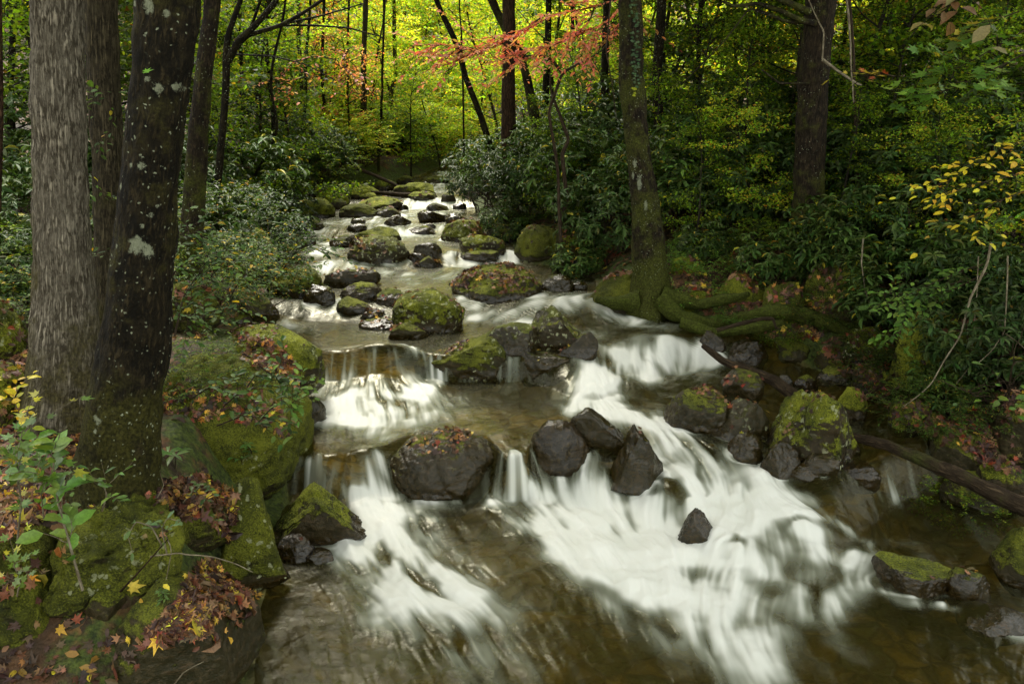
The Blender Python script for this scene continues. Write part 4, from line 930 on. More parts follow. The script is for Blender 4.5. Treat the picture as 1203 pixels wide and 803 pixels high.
def big_trunk(label, path, mat, Y, px_w, group=None, name='forest_tree', flare=.9, flare_h=.8, top=13.0, n=260, nseg=72, moss=0.0, mossbase=.7, lich=None, buttress=5, rough=1.0, crown=None, seed=0, basez=None, ridge=.0, cat='tree', mossfn=None, lz=.8):
    """path: pixel points from the base upward at distance Y; px_w: widths in pixels for these points"""
    P = np.array([aty(px, py, Y) for px, py in path]); k = np.array([depth(p) / FPX for p in P]); Rr = np.array(px_w) * k / 2 * .96 / np.sqrt(1 + ((np.array([q_[0] for q_ in path]) - 601.5) / FPX) ** 2)
    base = P[0].copy(); gb = gz(base[0], base[1]) if basez is None else basez
    dd = (P[1] - P[0]) / (P[1][2] - P[0][2]); P = np.concatenate([[P[0] + dd * (gb - .35 - P[0][2])], P]); Rr = np.concatenate([[Rr[0]], Rr])
    d = (P[-1] - P[-2]) / np.linalg.norm(P[-1] - P[-2]); d = d * .6 + np.array([0, 0, .4]); ext = max(top - P[-1][2], .5)
    P = np.concatenate([P, [P[-1] + d * ext * .5, P[-1] + d * ext * .5 + np.array([0, 0, ext * .5])]]); Rr = np.concatenate([Rr, [Rr[-1] * .85, Rr[-1] * .5]])
    Q = resample(np.c_[P, Rr], n)
    if px_w[0] < 15: Q[:, :2] += (.10 * fbm(Q[:, :3], .5, 3, seed * 5.0))[:, None] * np.array([1, .3])
    # denser rings low down
    zz = Q[:, 2]; zt = np.concatenate([np.linspace(zz[0], min(gb + 5.5, zz[-1] - .1), int(n * .85)), np.linspace(min(gb + 5.5, zz[-1] - .1), zz[-1], n - int(n * .85) + 1)[1:]])
    Q = np.stack([np.interp(zt, zz, Q[:, c]) for c in range(4)], -1)
    def lump(th, s):
        h = np.maximum(s - .35, 0); f = np.exp(-h / flare_h)
        g = 1 + flare * f * (.35 + .65 * np.maximum(0, np.cos(th * buttress / 1.0 + seed)) ** 1.0) 
        return g + .05 * np.sin(th * 2 + s * .8 + seed) + .03 * np.sin(th * 3 - s * 1.7 + seed)
    V, F, T, A = tube(Q[:, :3], Q[:, 3], nseg, seed=seed * .37, lump=lump)
    ctr = np.concatenate([np.repeat(Q[:, :3], nseg + 1, 0), Q[[-1], :3]]); D = V - ctr; D /= np.linalg.norm(D, axis=1)[:, None] + 1e-9
    nn = .022 * fbm(V, 3.0, 3, seed * 3.3) + .018 * fbm(V * np.array([1, 1, .5]), 14, 3, seed)
    if ridge:
        uv = A['uvt']; q = np.stack([uv[:, 0], uv[:, 1] * .075, uv[:, 0] * 0 + seed], -1); nn = nn + ridge * (np.minimum(np.abs(vn(q, 34)), .45) + .6 * np.minimum(np.abs(vn(q, 68, 5.)), .4) - .35)
    V = V + D * (nn * rough * Rr[1] / .25)[:, None]
    hh = V[:, 2] - gb; mv = moss + mossbase * sstep(1.6, .0, hh + .5 * fbm(V, 2.5, 3))
    if mossfn is not None: mv = mv + mossfn(V, D)
    lv = np.zeros(len(V))
    for (lx, ly, rr) in (lich or []):
        p = hitf(lx, ly, lambda x, y: np.full(np.shape(x), -99.0)) if False else aty(lx, ly, Y)
        q = ((V[:, 0] - p[0]) ** 2 + ((V[:, 2] - p[2]) * lz) ** 2) / (rr * k[0]) ** 2; q = q * (1 + .9 * fbm(V, 16, 3, lx)) ; lv = np.maximum(lv, np.exp(-q * 1.5) * (D[:, 1] < .2) * .8)
    o = thing(name, label, cat, (base[0], base[1], gb), group)
    loc = np.array([base[0], base[1], gb])
    link('trunk', mesh('trunk', V - loc, F, T, mat, {**A, 'moss': mv, 'lichen': lv}), o)
    if crown is not None:
        c = link('crown', crown, o); c.location = tuple(P[-2] * [1, 1, 0] + [-loc[0], -loc[1], -loc[2]]); c.rotation_euler = (0, 0, seed)
    return o, loc, Q
def limb(o, loc, pts, Y, w, mat, name='limb', n=40, nseg=10, dY=0.0, noise=.15, moss=.1):
    """a limb given by pixel points at distance Y (drifting by dY to its end)"""
    m = len(pts); P = np.array([aty(px, py, Y + dY * i / max(1, m - 1)) for i, (px, py) in enumerate(pts)]); k = depth(P[0]) / FPX
    Q = resample(np.c_[P, np.interp(np.linspace(0, 1, m), np.linspace(0, 1, len(w)), w) * k / 2], n)
    V, F, T, A = tube(Q[:, :3], Q[:, 3], nseg, noise=noise, seed=pts[0][0] * .1)
    return link(name, mesh(name, V - loc, F, T, mat, {**A, 'moss': np.full(len(V), moss), 'lichen': np.zeros(len(V))}), o), Q[:, :3]

def spray(label, pts, Y, leaf, n, L, palette, name='leafy_branch', cat='branch', group=None, dY=0.0, w=3, wid=.5, mat=None, spread=.25, sub=8, stemm=None, loc=None, o=None, flat=.5, seed=1, droop=-.05, per=None, facing=0.0, grounded=False, colfn=None):
    """a twig with leaves; the first point is its base"""
    r = np.random.default_rng(seed); m = len(pts)
    P = np.array([aty(px, py, Y + dY * i / max(1, m - 1)) for i, (px, py) in enumerate(pts)]); 
    if grounded: P[0][2] = min(P[0][2], gz(P[0][0], P[0][1]) - .02)
    k = depth(P[0]) / FPX; base = P[0].copy()
    Q = resample(P, 30); own = o is None
    if own: o = thing(name, label, cat, base, group); loc = base
    st = [tube(Q, np.linspace(w * k / 2, w * k / 6, 30), 6)]; LP = []; LD = []
    lines = [(Q, 1.0)]
    for j in range(sub):
        t = r.uniform(.25, .98); b = interp_path(Q, np.array([t]))[0]; d = rnd_unit(1, r)[0]; d[2] = d[2] * .4; d += (Q[-1] - Q[0]) / np.linalg.norm(Q[-1] - Q[0]) * .7
        p = walk(b, d, 6, spread / 6 * r.uniform(.6, 1.4), .18, droop, r); st.append(tube(p, np.linspace(w * k / 5, .001, 7), 4, cap=False)); lines.append((p, spread))
    cnt = r.multinomial(n, np.array([.25] + [.75 / max(1, sub)] * sub) if sub else [1.0])
    for (p, _), c in zip(lines, cnt):
        if c == 0: continue
        t = np.clip((np.arange(c) + r.random(c)) / c * .85 + .17, 0, 1); q = interp_path(p, t); e = interp_path(p, np.clip(t + .05, 0, 1)) - interp_path(p, t - .05); e /= np.linalg.norm(e, axis=1)[:, None] + 1e-9
        sd = np.cross(e, [0, 0, 1.0]); sd /= np.linalg.norm(sd, axis=1)[:, None] + 1e-9; sg = np.where(np.arange(c) % 2, 1, -1)[:, None]
        LP.append(q); LD.append(e * .7 + sd * sg + .3 * rnd_unit(c, r))
    LP = np.concatenate(LP); LD = np.concatenate(LD); n = len(LP); N = np.array([0, -facing, 1.0]) + flat * rnd_unit(n, r)
    Lg = L * np.exp(r.normal(0, .22, n)); C = pal(n, palette[0], palette[1], .12, r)
    v, q, t, a = leaves(leaf, LP, LD, N, Lg, Lg * wid, C, r.uniform(.3, 1.3, n))
    sv, sq, s_t, sa = cat_geo(st)
    link('stem', mesh('stem', sv - loc, sq, s_t, stemm or M_STEM, {**sa, 'moss': np.zeros(len(sv)), 'lichen': np.zeros(len(sv))}), o)
    link('foliage', mesh('foliage', v - loc, q, t, mat or M_LEAF, a), o)
    return o

# ------------------------------------------------------------------ big near trees
HC = [mk_crown(1, R=5), mk_crown(2, R=4.5, palette=P_BRIGHT), mk_crown(3, R=6.5, n=9000, L=.36), mk_crown(4, R=6, z0=7, n=9000, L=.36)]  # the last two made wider and denser for heavier shade
def mf_left(V, D): return .55 * sstep(.1, -.9, D[:, 0]) * 0 + .9 * sstep(-.2, -.95, D[:, 0]) * sstep(4.4, 2.6, V[:, 2])
o, loc, Q = big_trunk('tall pale grey tree with finely furrowed bark and a flared mossy base, leftmost big trunk', [(74,470),(75,420),(76,350),(72,250),(70,150),(66,60),(65,-10)], M_GREY, 6.1, [92,84,78,71,69,68,68], nseg=160, n=420, flare=.62, flare_h=.42, crown=HC[0], seed=1, ridge=.012, moss=-.05, mossfn=lambda V, D: .5 * sstep(.2, -1, D[:, 0]) * sstep(4.6, 3.0, V[:, 2]), top=15, buttress=4)
big_trunk('grey brown furrowed tree standing directly behind the pale grey one', [(133,400),(130,300),(127,200),(123,100),(118,-10)], M_GREYDARK, 7.6, [44,40,42,43,44], nseg=96, n=300, flare=.3, flare_h=.5, crown=HC[1], seed=2, ridge=.012, top=15)
LT, ltloc, ltQ = big_trunk('dark leaning tree freckled with white lichen between the pale grey tree and the stream', [(139,552),(146,480),(158,400),(167,300),(177,200),(188,100),(199,-10)], M_DARK, 4.95, [104,100,92,80,72,74,80], nseg=128, n=420, flare=.42, flare_h=.30, crown=HC[2], seed=3, buttress=3,
  lich=[(190,12,9),(170,8,5),(208,20,5),(200,105,7),(188,95,4),(214,103,5),(181,193,6),(180,181,3),(169,193,3),(176,283,13),(186,290,8),(152,217,4),(145,222,3),(136,478,7),(182,262,3),(150,285,4),(133,490,4),(195,240,3),(190,250,3)], top=15, moss=.05)
link('green_leaf', mesh('green_leaf', *leaves('maple', np.array([aty(166,84,4.62) - ltloc]), np.array([[1.0,-.2,.05]]), np.array([[0,-1.0,.9]]), np.array([.085]), np.array([.05]), np.array([[.16,.36,.03]]))[:3], M_LEAF, {'col': np.repeat([[.16,.36,.03]], len(LEAF['maple'][0]), 0)}), LT)
big_trunk('brown mossy trunk half hidden right of the dark leaning tree', [(228,230),(233,150),(240,80),(247,30),(251,-10)], M_MOSSY, 9.5, [28,24,21,20,20], flare=.2, seed=4, nseg=48, top=13, crown=HC[0])
IV, ivloc, ivQ = big_trunk('mossy tree with a strip of climbing ivy, standing at the waterline on the right bank', [(764,350),(764,320),(760,270),(752,200),(745,130),(741,60),(740,-10)], M_MOSSY, 11.8, [54,44,38,31,28,27,28], nseg=96, n=340, flare=.5, flare_h=.28, crown=HC[1], seed=5, moss=.12, buttress=3,
  lz=.3, lich=[(744,192,3),(749,214,4),(756,240,3),(742,205,2)], top=15)
# ivy on that trunk
_n = 95; _t = rng.random(_n); _px = np.interp(_t, [0, 1], [745, 747]) + rng.normal(0, 1.6, _n); _py = np.interp(_t, [0, 1], [-12, 112]) 
_P = np.array([aty(a, b_, 11.6) for a, b_ in zip(_px, _py)]) - ivloc; _C = pal(_n, [(.10,.18,.09),(.15,.24,.12),(.07,.13,.06)], None, .15); _C[_t > .93] = (.45,.5,.03)
_v, _q, _tt, _a = leaves('maple', _P, np.c_[rng.choice([-1.0, 1.0], _n), -.2 + 0 * _t, -.3 * rng.random(_n)], np.c_[.2 * rng.normal(size=_n), -1 + 0 * _t, .5 + 0 * _t], .055, .05, _C)
link('ivy', mesh('ivy', _v, _q, _tt, M_LEAF, _a), IV)
for rp, rw in [([(775,352),(800,372),(835,382),(870,372),(910,366),(955,372),(990,388),(1020,398)],[24,17,15,14,16,15,10,5]), ([(752,352),(725,356),(700,352)],[26,16,8]), ([(778,345),(820,358),(850,352),(880,345)],[18,14,12,6]), ([(800,378),(840,392),(880,386),(920,378)],[13,13,12,7])]:
    limb(IV, ivloc, rp, {775: 11.4, 752: 11.6, 778: 11.45, 800: 10.7}[rp[0][0]], rw, M_ROOT, 'root', n=90, nseg=20, dY={775: -1.5, 752: .1, 778: -.5, 800: -.6}[rp[0][0]], noise=.6, moss=1.0)
RT_, rtloc, rtQ = big_trunk('straight dark tree with bare side branches high on it, right third of the forest', [(952,300),(950,220),(952,140),(958,70),(966,-10)], M_MOSSY, 12.2, [40,36,36,36,38], nseg=64, n=240, flare=.5, seed=6, top=15, crown=HC[2], moss=-.05)
for rp, rw in [([(957,28),(940,24),(915,12),(890,4),(862,8),(850,2)],[8,6,4,3]), ([(950,14),(925,3),(905,-6)],[9,6]), ([(955,26),(925,26),(895,14),(880,10),(850,50),(800,100)],[5,4,3,2,1.5]), ([(950,98),(915,98),(895,82)],[3,2])]:
    limb(RT_, rtloc, rp, 12.0, rw, M_MOSSY, 'limb', dY=-.5)
limb(RT_, rtloc, [(966,70),(985,84),(1006,98),(1012,100)], 11.6, [4,3,2], M_TWIG, 'dead_branch'); limb(RT_, rtloc, [(966,72),(968,38),(955,12),(950,0)], 11.5, [2,1.6,1.2], M_TWIG, 'dead_branch')
big_trunk('brown straight trunk with reddish leaves before it, middle of the far woods', [(598,165),(597,120),(598,60),(598,-10)], M_BROWN, 19, [19,17,16,17], flare=.2, nseg=40, n=120, seed=7, crown=HC[1])
big_trunk('mossy bent trunk just behind the brown straight trunk', [(628,140),(618,95),(610,60),(590,25),(572,-10)], M_MOSSY, 20.5, [13,11,10,10,10], flare=.1, nseg=24, n=120, seed=8, name='leaning_tree')
big_trunk('slim dark trunk leaning left over the far bend of the stream', [(570,150),(562,125),(548,90),(538,50),(518,10),(510,-10)], M_DARK, 21, [8.5,7.5,7,7,6.5,6.5], flare=.1, nseg=20, n=120, seed=9, name='leaning_tree')
BR, brloc, brQ = big_trunk('black forked tree with long bare branches reaching over the left bank', [(262,150),(266,100),(267,70),(268,40),(280,5),(284,-12)], M_DARK, 13, [9,9,10,7,6,6], flare=.2, nseg=24, n=140, seed=10)
for rp, rw in [([(268,72),(280,48),(300,30),(322,5),(330,-10)],[9,7,6,5]), ([(270,62),(290,42),(330,30),(352,18),(385,-4)],[7,5,4,3]), ([(292,40),(300,18),(308,-6)],[4,3]), ([(326,30),(370,30),(410,33),(450,44)],[3,2.5,2,1]), ([(335,28),(380,18),(425,5)],[3,2,1.5]), ([(275,64),(320,66),(360,76),(395,95)],[2,1.5,1])]:
    limb(BR, brloc, rp, 13, rw, M_DARK, 'limb', dY=-.6)
big_trunk('slim brown trunk at the very left edge', [(0,190),(1,140),(2,100),(1,-10)], M_BROWN, 9, [9,9,8,8], flare=.1, nseg=16, n=80, seed=12, name='slim_tree')
big_trunk('thin curved stem rising out of the rhododendrons beside the large green boulder', [(657,300),(660,262),(668,235),(660,180),(668,165),(658,140),(650,120)], M_STEM, 14.6, [7,6,5,5,4,4,3], flare=.1, nseg=10, n=80, seed=13, top=3.6, name='bare_shrub', cat='shrub')
limb(*big_trunk('crooked dark stem forking above the rhododendrons', [(656,240),(652,180),(646,130),(660,85),(690,70),(706,60)], M_STEM, 14.2, [4,4,4,4,3,2], flare=.1, nseg=8, n=80, seed=14, top=4.2, name='bare_shrub', cat='shrub')[:2], [(660,86),(650,72),(640,66),(615,66),(606,64)], 14.2, [4,3,2], M_STEM)
# slim poles of the far woods: base px, path, width, Y
POLES = [([(283,150),(281,60),(281,-8)],5,22,0),([(318,140),(312,60),(318,-8)],5,20,0),([(318,172),(330,150),(320,105),(322,75),(330,30),(335,-8)],3.2,18,0),([(355,150),(352,60),(350,-8)],5,26,1),([(356,150),(358,90),(366,-8)],3.6,24,0),
 ([(382,150),(377,80),(381,-8)],4,27,0),([(426,150),(427,80),(431,-8)],7,28,1),([(446,150),(449,90),(452,-8)],3,27,0),([(405,165),(408,90),(410,-8)],3,29,0),
 ([(462,140),(460,110),(466,90),(464,40)],5,31,1),([(543,100),(541,40),(540,-8)],2.0,24,0),([(640,160),(642,70),(645,-8)],8,25,0),([(712,160),(711,60),(712,-8)],9,20,0),([(676,160),(673,70),(672,-8)],5,28,0),
 ([(778,230),(772,120),(777,-8)],13,17,0),([(822,230),(820,100),(824,-8)],6,19,0),([(860,220),(865,100),(862,-8)],4,21,0),([(1006,150),(1003,80),(1000,30),(996,-8)],3.4,13,2),([(1110,200),(1113,80),(1117,-8)],8,17,0),([(1036,220),(1035,120),(1037,-8)],5,22,1),
 ([(1150,220),(1152,90),(1150,-8)],6,20,0),([(905,200),(903,90),(905,-8)],4,26,0),([(235,150),(240,60),(244,-8)],5,24,1),([(18,200),(14,80),(16,-8)],8,16,0),([(86,200),(88,80),(90,-8)],10,14,0)]
_c = mk_crown(11, R=2.6, z0=8, z1=12, n=2600, L=.2, palette=P_BRIGHT)
for i, (p, w_, Y, mk) in enumerate(POLES):
    o, *_ = big_trunk('', p, [M_DARK, M_GREYDARK, M_STEM][mk], Y, list(np.linspace(w_ * 1.15, w_ * .92, len(p))), flare=.15, nseg=12, n=70, seed=20 + i, top=11, name='slim_tree', group='slim trunks of the far woods', crown=HC[3] if p[1][0] > 840 else None)  # heavy unseen crowns added on the right-hand poles to darken that bank
    REG.setdefault('pole', []).append((p[1][0], o))
# ------------------------------------------------------------------ rhododendrons and bushes
RH = [mk_rhodo(1, palette=P_RHOMID), mk_rhodo(2, 1.5, 2.6, 400, palette=P_RHOMID), mk_rhodo(3, 1.2, 1.8, 300, palette=P_RHOLIGHT), mk_rhodo(4, 1.6, 2.4, 430, palette=P_RHOLIGHT)]
SH = [mk_shrub(1), mk_shrub(2, 1.2, 1.6, 330, palette=P_MID, L=.07), mk_shrub(3, 1.1, 1.3, 300, palette=P_DARK, L=.06), mk_shrub(4, 1.2, 1.5, 320, palette=P_BRIGHT, L=.07), mk_shrub(5, 1.2, .9, 300, palette=P_LIME, L=.075)]
def shrub_at(px, Y, v, s, key, kindn='rhododendron', py=None, dz=-.1, sz=None):
    lib = RH if kindn == 'rhododendron' else SH; x = aty(px, 200, Y)[0]
    return place(lib[v], ['stems', 'foliage'], kindn if kindn == 'rhododendron' else 'leafy_shrub', x, Y, key, 'shrub', {'rr': 'rhododendrons of the right bank', 'rl': 'rhododendrons of the left bank', 'sl': 'leafy bushes of the left bank', 'sr': 'leafy bushes of the right bank'}[key], s, rng.uniform(0, 6.28), dz, sz)
for px, Y, v, s in [(565,22,1,1.0),(600,20,3,1.1),(560,25,0,.9),(625,17.8,1,1.05),(596,17.2,2,.75),(655,18,3,1.2),(690,16,3,1.15),(715,14.6,1,1.0),(680,14.2,2,.65),(725,18,1,1.4),(700,20,0,1.5),
   (805,15,3,1.2),(845,16,1,1.2),(885,14.2,0,1.15),(905,17,3,1.3),(860,19,0,1.5),(985,14,1,1.2),(1010,11.2,3,.85),(920,11.6,2,.75),(1045,13,0,1.2),(1080,11,1,1.0),(1110,9.6,3,.9),(1150,11.5,1,1.2),
   (1165,9,0,.85),(1195,10,3,1.1),(1215,7.9,1,.8),(1120,14,0,1.3),(1060,17,1,1.4),(1180,15,0,1.4),(960,18,3,1.4),(780,20,1,1.5),(640,22,1,1.3),(835,12.6,2,.6),(1235,8.6,0,1.0),(1150,8.1,2,.5)]:
    shrub_at(px, Y, v, s * .72, 'rr')
for px, Y, v, s in [(292,15,0,1.1),(318,17.5,1,1.0),(300,20,1,1.4),(385,25,3,1.0),(345,24,3,1.2),(270,17,3,1.5),
   (25,10,1,.9),(0,8.5,0,.8),(60,12,1,1.2),(235,12,3,.9),(205,14,1,1.2),(160,13,0,1.3),(110,14,1,1.3),(20,14,3,1.3)]:
    shrub_at(px, Y, v, s * .66, 'rl')
for px, Y, v, s in [(252,10.4,0,1.0),(285,11.2,0,.85),(232,9.2,0,.75),(215,8.6,0,.45),(212,6.9,1,.42),(345,12.6,0,.38),(318,12.4,0,.35),(20,8.6,1,.7),(5,7.6,0,.5),(15,7.4,2,.35),(160,9,1,.6),(125,10,2,.8),(392,27,3,1.3),(425,27,3,1.1),(410,29.5,1,1.3),(450,30,3,1.3),(475,32,3,1.3),(440,34,3,1.6),(500,33.5,3,1.4),(530,34,3,1.5),(560,31,3,1.4),(365,24,1,1.1),(520,38,3,1.9),(480,39,3,2.0),(478,31.8,4,1.5),(452,31,4,1.4),(500,34.5,3,1.5),(488,37,4,2.0),(430,30,4,1.2)]:
    shrub_at(px, Y, v, s, 'sl', 'leafy_shrub')
for px, Y, v, s in [(812,11.7,4,.42),(838,12.2,4,.42),(798,12.6,4,.40),(860,11.6,4,.3),(825,13.2,4,.5),(880,10.9,4,.28),(930,10.4,1,.3),(640,17.2,2,.7),(670,17,1,.6),(985,10.4,2,.5),(1060,9.6,2,.5),(1100,8.6,2,.55),(1150,7.6,2,.5),(900,12.6,1,.4),(1190,6.9,1,.35),(940,14,2,.7),(1015,12.6,1,.6)]:
    shrub_at(px, Y, v, s, 'sr', 'leafy_shrub')
# ------------------------------------------------------------------ understory and far trees
TR = [mk_tree(1), mk_tree(2, 9, 3.0, palette=P_YELL, nl=8000), mk_tree(3, 7, 2.6, palette=P_BRIGHT, nl=7500), mk_tree(4, 9, 2.8, palette=P_MID, nl=8000), mk_tree(5, 6, 2.2, palette=P_MID, nl=6500, L=.085),
      mk_tree(6, 8, 2.6, palette=P_DARK, nl=7500), mk_tree(7, 6, 2.0, palette=P_PINK, nl=1500, h0=.4, L=.09), mk_tree(8, 7, 2.2, palette=P_ORANGE, nl=2600, h0=.35, L=.09)]
TRF = [mk_tree(21, 14, 4.2, .10, 22, 8000, .24, P_BRIGHT, tr=.14), mk_tree(22, 16, 4.6, .10, 24, 8500, .26, P_YELL, tr=.15), mk_tree(23, 13, 4.2, .08, 22, 8000, .24, P_MID, tr=.14)]
def tree_at(px, Y, v, s, key, lib=None):
    x = aty(px, 150, Y)[0]
    g = {'uc': 'bright understory trees over the far stream', 'ul': 'understory trees of the left bank', 'ur': 'understory trees of the right bank', 'far': 'far trees closing the valley'}[key]
    return place((lib or TR)[v], ['trunk', 'limbs', 'crown'], 'understory_tree' if key != 'far' else 'far_tree', x, Y, key, 'tree', g, s, rng.uniform(0, 6.28), -.1)
for px, Y, v, s in [(430,30,0,.85),(470,33,1,.9),(505,36,2,1.0),(540,38,1,1.1),(490,42,0,1.2),(450,40,1,1.1),(560,34,0,.9),(590,30,2,.95),(400,34,2,1.0),(440,37,2,.8),(495,39,4,1.0),(420,31,4,.7),(560,39,2,.9),(530,35,4,.7),(350,27,2,.7),(325,26,4,.8),(385,28,2,.6),(570,45,1,1.2),(620,38,0,1.1),(520,30,2,.62),(380,31,7,.9),(355,28,6,.8),(415,27,6,.7),(395,42,0,1.2),(480,28,4,.6)]: tree_at(px, Y, v, s, 'uc')
for px, Y, v, s in [(300,24,3,1.0),(335,29,0,1.0),(360,33,3,1.1),(262,21,5,1.1),(310,34,2,1.2),(240,27,3,1.2),(205,20,5,1.0),(150,17,5,1.1),(95,18,5,1.2),(40,19,5,1.2),(10,15,5,1.0),(260,34,0,1.3),(55,14,4,.9),(120,22,3,1.2),(345,22,4,.8),(285,28,0,.9),(240,17,4,.7),(300,20,4,.8),(265,25,0,.9),(325,31,1,.9),(225,24,2,1.0),(345,26,0,.8),(300,28,2,.9)]: tree_at(px, Y, v, s, 'ul')
for px, Y, v, s in [(650,26,3,1.0),(690,29,0,1.1),(735,27,2,1.0),(780,24,3,1.0),(820,27,0,1.1),(860,25,5,1.1),(800,32,2,1.2),(900,23,3,1.0),(940,28,0,1.2),(990,20,3,.9),(1030,24,3,1.1),(1075,20,4,1.0),(1120,24,0,1.2),(1165,19,3,1.0),(1200,16,5,1.0),
    (1010,16,3,.8),(850,20,7,.55),(700,23,4,.9),(880,32,2,1.3),(1060,30,0,1.3),(1180,27,3,1.3),(760,21,5,.9),(925,17,4,.75),(1130,14.5,5,.8),(660,33,1,1.1),(720,36,0,1.3),(875,15.5,4,.62),(1040,15,4,.7),(1090,12.6,4,.55),(1170,12,4,.6),(690,19,4,.6),(810,18,4,.7),(980,17,2,.6),(1140,18,2,.8),(930,20,2,.8),(720,22,2,.7),(1210,13,4,.7),(830,13.5,4,.42),(1000,12.4,4,.42),(1120,10.6,4,.40),(1060,11.6,2,.36),(1190,10.4,2,.42),(900,13.4,2,.4),(770,15.5,4,.5),(655,16.5,4,.42)]: tree_at(px, Y, v, s, 'ur')
_r = np.random.default_rng(4)
for row, (Y, n) in enumerate([(48, 13), (58, 14), (70, 15), (86, 16)]):
    for i in range(n):
        px = 1203 * (i + .5 + _r.uniform(-.35, .35)) / n; tree_at(px, Y + _r.uniform(-4, 4), int(_r.integers(0, 3)) if not 380 < px < 640 else int(_r.integers(0, 2)), _r.uniform(.8, 1.15), 'far', TRF)

# ------------------------------------------------------------------ twigs, seedlings and branches that can be told apart
sp = spray
SGN = 'leafy twigs'
# left foreground : young shrub with big green leaves edged with yellow
sp('young shrub with big green leaves at the near left, before the leaning trunk', [(97,693),(85,650),(68,590),(62,545),(70,510)], 4.1, 'oval', 46, .10, P_LIME, 'sapling', 'shrub', None, 0, 3.5, .60, M_FINE, .34, 7, M_TWIG, facing=.8, seed=3, flat=.45)
sp('young shrub with yellowing leaves at the left edge', [(20,640),(25,590),(18,540),(28,500)], 4.2, 'maple', 60, .08, ([(.13,.22,.03),(.45,.40,.04),(.08,.15,.03)],[4,2,3]), 'sapling', 'shrub', None, 0, 2.5, .9, M_FINE, .35, 8, M_TWIG, facing=.7, seed=4)
sp('low maple seedlings with green lobed leaves in the litter at the left edge', [(40,560),(20,540),(5,525)], 4.4, 'maple', 50, .07, ([(.10,.19,.03),(.16,.24,.04),(.4,.35,.04)],[4,3,1.5]), 'seedling', 'seedling', None, 0, 2, .9, M_FINE, .3, 7, M_TWIG, facing=.7, seed=5)
sp('yellow leaved seedling at the foot of the pale grey tree', [(30,500),(20,480),(12,455)], 5.2, 'oval', 34, .06, P_YELLEAF, 'seedling', 'seedling', None, 0, 2, .6, M_FINE, .25, 6, M_TWIG, facing=.7, seed=6)
sp('leafy green seedling filling the litter between the two near saplings', [(52,610),(48,580),(60,555)], 4.15, 'oval', 40, .07, ([(.12,.22,.03),(.17,.27,.05),(.45,.42,.05)],[4,3,1]), 'seedling', 'seedling', None, 0, 2, .55, M_FINE, .26, 7, M_TWIG, facing=.7, seed=7)
sp('pale yellow-green seedling in the lower left corner', [(20,700),(24,680),(14,660)], 3.9, 'maple', 26, .06, ([(.14,.22,.04),(.5,.44,.05)],[3,1]), 'seedling', 'seedling', None, 0, 2, .9, M_FINE, .22, 6, M_TWIG, facing=.7, seed=8)
sp('green seedling with long narrow leaves at the foot of the leaning trunk', [(120,600),(126,580),(118,566)], 4.3, 'long', 26, .075, P_LIME, 'seedling', 'seedling', None, 0, 2, .35, M_FINE, .2, 6, M_TWIG, facing=.7, seed=9)
sp('yellow and green sprig over the leaves right of the leaning trunk', [(215,590),(228,575),(245,572)], 4.9, 'oval', 30, .045, P_YSHRUB, 'seedling', 'seedling', None, 0, 1.5, .5, M_FINE, .2, 6, M_TWIG, facing=.7, seed=10)
def rosette(label, px, py, Y, h, L, n=7, rows=2, seed=1, pal_=P_RHOLIGHT, wid=.32):
    r = np.random.default_rng(seed); p0, _ = pick(px, py); 
    if p0 is None: p0 = aty(px, py, Y)
    o = thing('rhododendron_seedling', label, 'seedling', p0); P = []; D = []; N = []; st = []
    for k in range(rows):
        d = np.array([r.normal() * .3, r.normal() * .3, 1.0]); q = walk(p0 - [0, 0, .03], d, 5, h * (1 - .35 * k) / 5, .12, .05, r); st.append(tube(q, np.linspace(.004, .0025, 6), 5))
        for i in range(n):
            a = 2 * PI * (i + r.random() * .4) / n; P.append(q[-1]); D.append([math.cos(a), math.sin(a), .15 + .2 * r.normal()]); N.append([0, -.4, 1])
    P = np.array(P); D = np.array(D); N = np.array(N, float); m = len(P); Lg = L * np.exp(r.normal(0, .2, m))
    v, q_, t, a = leaves('long', P, D, N, Lg, Lg * wid, pal(m, pal_[0][:3], pal_[1][:3], .15, r) * 1.5, r.uniform(.4, 1.2, m)); sv, sq, s_t, sa = cat_geo(st)
    link('stem', mesh('stem', sv - p0, sq, s_t, M_STEM, {**sa, 'moss': np.zeros(len(sv)), 'lichen': np.zeros(len(sv))}), o); link('foliage', mesh('foliage', v - p0, q_, t, M_FINE, a), o); return o
rosette('pale green rhododendron seedling beside the foot of the leaning trunk', 204, 548, 5.0, .22, .13, 7, 2, 3)
rosette('rhododendron seedling on the face of the great moss boulder, nearer the water', 296, 530, 5.4, .12, .075, 7, 3, 5)
rosette('rhododendron seedling on the great moss boulder, left of its twin', 284, 542, 5.4, .10, .07, 6, 2, 8)
rosette('small seedling over the mossy hump by the pointed slab', 250, 612, 4.6, .08, .05, 6, 3, 9)
rosette('tiny green seedling tuft on the moss among the near leaf heap', 196, 700, 4.0, .07, .05, 7, 4, 10)
rosette('green seedling tuft in the lower right bank leaves', 1165, 470, 8, .2, .09, 7, 4, 12)
rosette('seedling with narrow leaves beneath the drooping vine', 1110, 400, 8.5, .25, .10, 7, 4, 13)
for i, (lab, pts, Y, n, L, P_, sd) in enumerate([
  ('arching twig of opposite leaflets over the mossy ledge boulder', [(190,640),(178,618),(160,612),(150,628),(156,650)], 3.95, 16, .055, ([(.10,.17,.05),(.14,.22,.07)],[1,1]), 11),
  ('second arching twig with pale leaflets above the near leaf heap', [(196,650),(190,620),(196,608),(212,612)], 3.95, 10, .05, ([(.10,.17,.05),(.14,.22,.07)],[1,1]), 12)]):
    sp(lab, pts, Y, 'long', n, L, P_, 'twig', 'twig', None, 0, 2, .42, M_FINE, .1, 1, M_TWIG, facing=.7, seed=sd)
